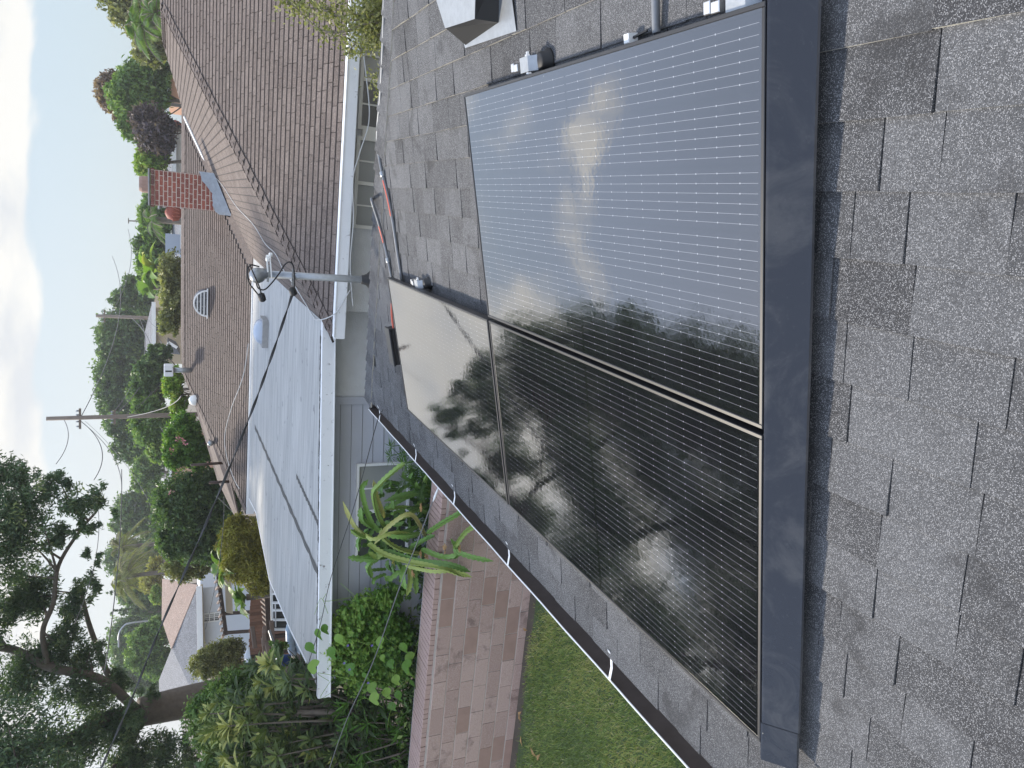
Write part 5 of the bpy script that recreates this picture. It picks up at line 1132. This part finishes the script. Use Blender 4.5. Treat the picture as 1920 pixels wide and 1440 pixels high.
for i in range(430):
    for _ in range(50):
        x, y = rng.uniform(380, 740), rng.uniform(1215, 1500)
        if (x-560)**2/185**2+(y-1400)**2/170**2 < 1 and not (x > 600 and y < 1290) and not (x < 470 and y < 1300): break
    Y = rng.uniform(8.7, 10.8) if i > 90 else rng.uniform(8.5, 9.1)
    p = onY(x, y, Y); ax = np.array([rng.normal(.1, .5), rng.normal(-.35, .35), 1.]); pts.append((p, ax))
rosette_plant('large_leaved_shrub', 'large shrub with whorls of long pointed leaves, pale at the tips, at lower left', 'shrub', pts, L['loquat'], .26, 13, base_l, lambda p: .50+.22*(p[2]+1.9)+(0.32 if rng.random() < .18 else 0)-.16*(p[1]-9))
pts = []
for i in range(90):
    x, y = rng.uniform(640, 760), rng.uniform(1290, 1460); pts.append((onY(x, y, rng.uniform(8.5, 9.2)), np.array([rng.normal(0, .8), rng.normal(-.3, .5), .8])))
bb = onY(740, 1380, 8.9); bb[2] = G
rosette_plant('strap_leaved_plant', 'tangle of narrow strap leaves behind the wall cap at lower left', 'plant', pts, L['creeper'], .30, 9, bb, lambda p: .38, .11)
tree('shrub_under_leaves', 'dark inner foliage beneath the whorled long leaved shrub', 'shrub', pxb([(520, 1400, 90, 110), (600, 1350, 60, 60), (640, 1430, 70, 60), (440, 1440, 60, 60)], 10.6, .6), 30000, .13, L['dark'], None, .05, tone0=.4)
tree('low_plants', 'mixed low plants filling the strip behind the wall at lower left', 'plants', [(-7.2, 8.8, -3.5, .8, .4, .55), (-8.2, 8.9, -3.3, .9, .5, .7), (-9.4, 9, -3.2, 1.0, .6, .8), (-10.6, 9.2, -3.2, 1., .6, .8)], 26000, .10, L['mid'], None, .03, tone0=.35)
# creeper mound
def creeper():
    reg = pxb([(700, 1150, 55, 45), (660, 1170, 40, 40), (720, 1200, 50, 50), (655, 1215, 45, 50), (690, 1250, 55, 50), (630, 1250, 26, 34), (740, 1250, 40, 40), (735, 1120, 34, 26), (750, 1190, 26, 40)], 8.75, .6)
    o = thing('creeper', 'bright green creeper with lobed leaves mounded over the wall by the siding', 'creeper', (reg[0][0], 8.7, G))
    n = 15000; p, out, ct, cc = crown_pts(reg, n, 14, .45); p = p[p[:, 1] > 8.25] if False else p; n = len(p)
    up = np.tile([0, -.45, .9], (n, 1))+rng.normal(0, .4, (n, 3)); up /= np.linalg.norm(up, axis=1)[:, None]; d = unit(n); d -= up*(d*up).sum(1)[:, None]; d /= np.linalg.norm(d, axis=1)[:, None]
    sz = rng.uniform(.035, .075, n); sd_ = np.cross(up, d); prof = [(0, -.1), (.45, -.28), (.28, .05), (.5, .2), (.2, .32), (0, .62), (-.2, .32), (-.5, .2), (-.28, .05), (-.45, -.28)]
    V = np.stack([p+sd_*sz[:, None]*a+d*sz[:, None]*c+up*sz[:, None]*(.08 if k_ % 2 else -.03) for k_, (a, c) in enumerate(prof)]+[p+d*sz[:, None]*.1], 1).reshape(-1, 3); m_ = 11
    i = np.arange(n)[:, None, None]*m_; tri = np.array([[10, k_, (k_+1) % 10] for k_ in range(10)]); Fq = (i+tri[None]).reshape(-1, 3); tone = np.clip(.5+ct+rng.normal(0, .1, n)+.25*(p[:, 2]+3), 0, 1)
    npmesh('small_leaves', V, Fq, np.repeat(tone, 10), L['creeper'], o, k=3)
    b = MB()                                              # big round leaves
    sp_ = [(585, 1215), (600, 1190), (590, 1250), (625, 1225), (612, 1180), (720, 1235), (735, 1245), (760, 1215), (770, 1235), (700, 1290), (728, 1300), (745, 1275), (772, 1265), (778, 1285), (738, 1325), (715, 1205), (690, 1270), (705, 1310), (750, 1305), (640, 1200), (660, 1255), (765, 1250)]
    for (x, y) in sp_:
        c = onY(x, y, rng.uniform(8.05, 8.35)); r_ = rng.uniform(.055, .10); nv = np.array([rng.normal(0, .35), -.6+rng.normal(0, .25), .8]); nv /= np.linalg.norm(nv); u = np.cross(nv, (1, 0, .2)); u /= np.linalg.norm(u); v = np.cross(nv, u); vs = [c]
        for k_ in range(14):
            a = 2*math.pi*k_/14; rr_ = r_*(1-.55*math.exp(-((a-math.pi)/.45)**2)+.05*math.sin(5*a)); vs.append(c+u*rr_*math.cos(a)+v*rr_*math.sin(a)+nv*(.018*math.cos(2*a)+.012))
        b = MB(); b.add(vs, [(0, 1+k_, 1+(k_+1) % 14) for k_ in range(14)], float(rng.uniform(.35, .9))); b.build('round_leaf', L['creeper'], o, True)
    b = MB()
    for i in range(26):
        x, y = rng.uniform(610, 780), rng.uniform(1110, 1330); c = onY(x, y, 8.2); P = spline([c, c+rng.normal(0, .12, 3), c+rng.normal(0, .2, 3)], 4); b = MB(); b.tube(P, .003, 4, tone=.9); b.build('tendril', L['creeper'], o)
    vm = mat('violet_petal', (.22, .16, .55), .6)
    for (x, y) in ((652, 1210), (645, 1243), (655, 1255), (690, 1280), (697, 1210)):
        c = onY(x, y, 8.15); b = MB()
        for k_ in range(5): a = k_*1.256; b.add([c, c+(.018*math.cos(a), -.006, .018*math.sin(a)), c+(.018*math.cos(a+.9), -.006, .018*math.sin(a+.9))], [(0, 1, 2)])
        b.build('flower', vm, o)
creeper()
# climbing cactus
def cactus():
    o = thing('climbing_cactus', 'sprawling green climbing cactus spilling over the block wall cap', 'cactus', (*onY(780, 960, 8.35)[:2], G))
    def stem(P, r, tone):
        q = spline(P, 22); m_ = len(q); T = np.gradient(q, axis=0); T /= np.linalg.norm(T, axis=1)[:, None]; u = np.cross(T[0], (0, -1., .3)); u /= np.linalg.norm(u); vs = []; ro = rng.uniform(0, 2)
        s_ = np.concatenate([[0], np.cumsum(np.linalg.norm(np.diff(q, axis=0), axis=1))])
        for i in range(m_):
            u = u-T[i]*np.dot(u, T[i]); u /= np.linalg.norm(u); v = np.cross(T[i], u); en = min(1, (m_-1-i)/9+.12)*min(1, .55+i/8)
            for k_ in range(3):
                a = ro+k_*2.094; rr_ = r*en*(.82+.42*abs(math.sin(s_[i]/.06*math.pi))); w1 = u*math.cos(a)+v*math.sin(a); a2 = a+1.047; w2 = u*math.cos(a2)+v*math.sin(a2); vs += [q[i]+w1*rr_, q[i]+w2*r*en*.30]
        b = MB(); b.add(vs, [(i*6+k_, i*6+(k_+1) % 6, (i+1)*6+(k_+1) % 6, (i+1)*6+k_) for i in range(m_-1) for k_ in range(6)]+[tuple(range((m_-1)*6, m_*6))], tone); b.build('stem', L['cactus'], o)
    px_st = [
     [(790, 985, 8.5), (740, 1000, 8.3), (700, 985, 8.2), (678, 920, 8.1), (690, 899, 8.1)],
     [(760, 960, 8.4), (720, 985, 8.2), (700, 930, 8.0), (715, 905, 8.0), (745, 878, 8.0), (760, 868, 8.)],
     [(720, 970, 8.3), (705, 930, 8.1), (700, 900, 8.1)], [(690, 1010, 8.2), (665, 985, 8.1), (643, 940, 8.)], [(700, 1010, 8.2), (675, 1005, 8.1), (657, 993, 8.)],
     [(800, 1010, 8.4), (770, 965, 8.), (730, 985, 8.), (702, 1020, 8.1)], [(780, 1005, 8.2), (740, 998, 8.), (700, 1010, 8.), (685, 1000, 8.1)],
     [(790, 1000, 8.2), (760, 1005, 8.), (720, 1002, 8.)], [(690, 1020, 8.2), (720, 1040, 8.), (770, 1055, 7.8), (830, 1065, 7.6), (870, 1082, 7.6)],
     [(720, 1030, 8.1), (780, 1050, 7.8), (840, 1057, 7.6), (882, 1072, 7.6)], [(760, 1060, 8.1), (810, 1070, 7.7), (850, 1070, 7.6), (885, 1082, 7.6)],
     [(800, 1000, 7.9), (830, 980, 7.7), (860, 962, 7.6), (862, 950, 7.6)], [(850, 1028, 7.6), (870, 1000, 7.5), (890, 985, 7.4), (905, 972, 7.4)], [(850, 1030, 7.6), (880, 1042, 7.5), (925, 1052, 7.4)],
     [(790, 1030, 8.), (830, 1045, 7.7), (860, 1040, 7.6), (845, 1010, 7.6)], [(830, 1045, 7.7), (850, 1042, 7.6), (856, 1036, 7.6)],
     [(770, 1030, 8.2), (800, 1010, 7.9), (815, 1005, 7.8)], [(770, 1025, 8.1), (785, 1018, 8.0), (815, 1003, 7.8)],
     [(720, 1030, 8.3), (700, 1050, 8.2), (690, 1065, 8.2), (698, 1085, 8.2)], [(710, 1050, 8.2), (680, 1048, 8.2), (652, 1045, 8.2)], [(740, 1050, 8.3), (720, 1040, 8.2), (705, 1045, 8.2), (690, 1035, 8.2)],
     [(760, 1060, 8.2), (755, 1080, 8.1), (760, 1105, 8.1)], [(765, 1060, 8.2), (768, 1090, 8.1), (762, 1118, 8.1)], [(775, 1065, 8.2), (778, 1090, 8.1), (780, 1115, 8.1)], [(750, 1070, 8.2), (730, 1085, 8.2), (720, 1080, 8.2)],
     [(810, 930, 8.5), (770, 925, 8.3), (720, 940, 8.2)], [(800, 920, 8.6), (760, 935, 8.4), (715, 960, 8.3)], [(800, 960, 8.5), (760, 950, 8.4), (720, 955, 8.3)], [(790, 940, 8.5), (775, 960, 8.4), (740, 975, 8.3)],
     [(700, 990, 8.2), (680, 975, 8.1), (677, 950, 8.1)], [(790, 1040, 8.2), (750, 1030, 8.1), (720, 1010, 8.1), (715, 990, 8.1)], [(720, 980, 8.2), (745, 985, 8.1), (758, 978, 8.1)]]
    for P in px_st:
        stem([onY(x, y, Y) for x, y, Y in P], rng.uniform(.028, .040), float(np.clip(rng.normal(.58, .2), .1, .98)))
    for i in range(75):
        x, y = rng.uniform(690, 810), rng.uniform(900, 1080); Y = rng.uniform(8.35, 8.75); a = rng.uniform(0, 6.28); l_ = rng.uniform(25, 50)
        stem([onY(x, y, Y), onY(x-l_*.4*abs(math.sin(a))-8, y+l_*.5*math.cos(a), Y-.1), onY(x-l_*abs(math.sin(a))*.7, y+l_*math.cos(a), Y-.15)], rng.uniform(.022, .032), float(np.clip(rng.normal(.28, .15), 0, .8)))
    for (x, y, s_) in ((835, 1030, 1), (862, 1028, .8), (800, 1045, 1), (790, 1040, .8), (808, 1000, .9), (790, 952, .8), (775, 1075, .9), (720, 965, .6), (738, 1055, .7)):
        c = onY(x, y, 7.55 if x > 810 else 7.95); b = MB()
        for k_ in range(18):
            d = unit(1)[0]; d[2] = abs(d[2])*.3; b.bar(c, c+d*.075*s_, .012, .003)
        b.build('dried_bloom', M['drywood'] if y != 965 and y != 1055 else L['gold'], o)
cactus()
# fine needle fern below the gutter, and the leafy bits behind the wall
def needle(label, cx, cy, Y, n_, r_, lm, name='papyrus'):
    o = thing(name, label, 'plant', (*onY(cx, cy, Y)[:2], G)); cen, dr, nm, ln = [], [], [], []
    b = MB()
    for i in range(n_):
        x, y = cx+rng.normal(0, 24), cy+rng.normal(0, 34); c = onY(x, y, Y+rng.uniform(-.3, .4)); m_ = 30; d = unit(m_); d[:, 2] = d[:, 2]*.6+.2; d /= np.linalg.norm(d, axis=1)[:, None]; l_ = r_*rng.uniform(.6, 1.1, m_)
        cen.append(c+d*l_[:, None]*.5); dr.append(d); nm.append(np.tile([0, -.5, .8], (m_, 1))); ln.append(l_); q = c+np.array([rng.normal(0, .2), .1, -1.]); b.tube([c, (c+q)/2, q], .005, 4)
    cen, dr, nm, ln = np.vstack(cen), np.vstack(dr), np.vstack(nm), np.concatenate(ln); V, Fq, T_ = leaves(cen, dr, nm, ln, np.full(len(ln), .007), np.clip(rng.normal(.5, .2, len(ln)), 0, 1)); npmesh('needles', V, Fq, T_, lm, o, k=3); b.build('stems', L['creeper'], o)
needle('feathery blue green papyrus tucked below the gutter beside the siding', 780, 880, 8.65, 40, .16, L['creeper'])
tree('low_shrub', 'dark leafy shrub at the foot of the siding behind the cactus', 'shrub', [(-4.0, 8.95, -3.5, .9, .35, .45), (-5.2, 8.95, -3.6, .9, .35, .4), (-6.3, 8.9, -3.5, .9, .35, .5)], 9000, .09, L['dark'], None, .03)
tree('yard_shrub', 'mixed green shrub below the big tree trunk behind the long leaved shrub', 'shrub', pxb([(440, 1300, 60, 50), (500, 1270, 34, 34), (520, 1215, 20, 20), (400, 1350, 50, 60), (470, 1380, 50, 60)], 13.2, .7), 26000, .09, L['mid'], None, .06)
tree('box_shrub', 'rounded yellow green shrub beside the white house wall', 'shrub', pxb([(385, 1245, 28, 30), (410, 1235, 30, 34), (435, 1222, 22, 30), (430, 1260, 26, 26)], 24., .8), 22000, .10, L['olive'], None, .05)
tree('yellow_green_bush', 'large yellow green fine leaved bush beside the flat roof edge', 'bush', pxb([(455, 1010, 42, 40), (485, 1050, 40, 44), (450, 1060, 36, 34), (490, 1090, 28, 30), (440, 985, 22, 22), (505, 1030, 20, 26)], 18.5, .7), 34000, .085, L['gold'], None, .05, aspect=.35, tone0=.42)
broad('spiky succulent between the pergola and the yellow green bush', 425, 1060, 19., 14, .9, L['mid'], 'agave'); broad('arching strap leaved plant below the cream pergola board', 462, 1120, 19., 16, .9, L['mid'], 'agave')
# shrub between the houses at the top right
def rtop():
    o = thing('twiggy_shrub', 'twiggy yellowing shrub leaning over the white gutter at the far right', 'shrub', (*onY(730, 20, 8.)[:2], G)); b = MB()
    br = [[(740, 5), (690, 30), (640, 20), (560, 12), (530, -5)], [(735, 10), (670, 38), (610, 20), (590, 0)], [(720, 30), (690, 60), (655, 95), (662, 103)], [(700, 40), (640, 60), (600, 55), (560, 20), (535, 0)], [(715, 60), (700, 75), (700, 85)], [(730, 130), (712, 145), (700, 150)], [(725, 40), (715, 60), (710, 80)], [(730, 0), (700, -10), (650, -20)], [(740, 140), (722, 165), (712, 180)]]
    cen = []
    for P in br:
        q = spline([onY(x, y, 7.9+.1*i) for i, (x, y) in enumerate(P)], 8); b.tube(q, np.linspace(.014, .004, len(q)), 5); cen.append(q)
    b.build('branches', M['twig'], o, True); cen = np.vstack(cen)
    ctr = [(cen[i]+rng.normal(0, .05, 3)) for i in rng.integers(0, len(cen), 1500)]
    for (x, y, sx, sy, m_) in ((700, 25, 22, 30, 1100), (700, 65, 20, 16, 400), (650, 60, 24, 22, 140), (610, 15, 40, 15, 200), (705, 0, 20, 20, 500)):
        ctr += [onY(rng.normal(x, sx), rng.normal(y, sy), rng.uniform(7.7, 8.6)) for _ in range(m_)]
    p = np.array(ctr); p = p[[scr(q)[0] < 738 for q in p]]; n = len(p); d = unit(n); nn = unit(n)+np.array([0, -.3, .6]); nn -= d*(nn*d).sum(1)[:, None]; nn /= np.linalg.norm(nn, axis=1)[:, None]; ln = rng.uniform(.03, .065, n)
    V, Fq, T_ = leaves(p, d, nn, ln, ln*.5, np.clip(rng.normal(.55, .28, n), 0, 1)); npmesh('leaves', V, Fq, T_, L['olive'], o, k=3)
rtop()
# pink flowers on the feathery shrub
o = thing('pink_blossoms', 'cluster of pink blossoms on the bright shrub behind the rear roof', 'flowers', onY(345, 825, 25.5)); b = MB()
for (x, y) in ((342, 824), (322, 843), (345, 830), (317, 920), (336, 826)):
    for k_ in range(9): c = onY(x+rng.normal(0, 3), y+rng.normal(0, 4), 25.3+rng.normal(0, .2)); d = unit(1)[0]*.035; e_ = np.cross(d, unit(1)[0]); b.add([c-d, c+e_, c+d, c-e_], [(0, 1, 2, 3)])
b.build('petals', mat('pink_petal', (.62, .26, .30), .6), o)['kind'] = 'stuff'
# scattered dry leaves by the wall
for i, (x, y) in enumerate(((975, 1345), (978, 1390), (1010, 1420), (985, 1180), (975, 1338), (1000, 1410))):
    c = onZ(x, y, G+.05); a = rng.uniform(0, 6.28); b = MB(); l_ = rng.uniform(.05, .09); d = np.array([math.cos(a), math.sin(a), .1]); s_ = np.cross(d, (0, 0, 1)); b.add([c-d*l_, c+s_*l_*.4+(0, 0, .02), c+d*l_, c-s_*l_*.4+(0, 0, .015)], [(0, 1, 2, 3)])
    tag(b.build('dry_leaf', M['drywood']), 'curled dry tan leaf lying at the lawn edge by the block wall', 'leaf', 'dry leaves along the lawn edge')

# ------------------------------------------------------------------ the afternoon haze
b = MB(); b.box((10, 110, 16), (262, 172, 22)); hzo = b.build('haze', [])
hm = bpy.data.materials.new('haze_air'); hm.use_nodes = True; T = NT(hm.node_tree); T.n.remove(T.n['Principled BSDF'])
pv = T.new('ShaderNodeVolumePrincipled'); pv.inputs['Color'].default_value = (.92, .96, 1., 1); pv.inputs['Density'].default_value = .0010; pv.inputs['Anisotropy'].default_value = .2
T.l.new(pv.outputs[0], T.n['Material Output'].inputs['Volume']); hzo.data.materials.append(hm); hzo['kind'] = 'stuff'
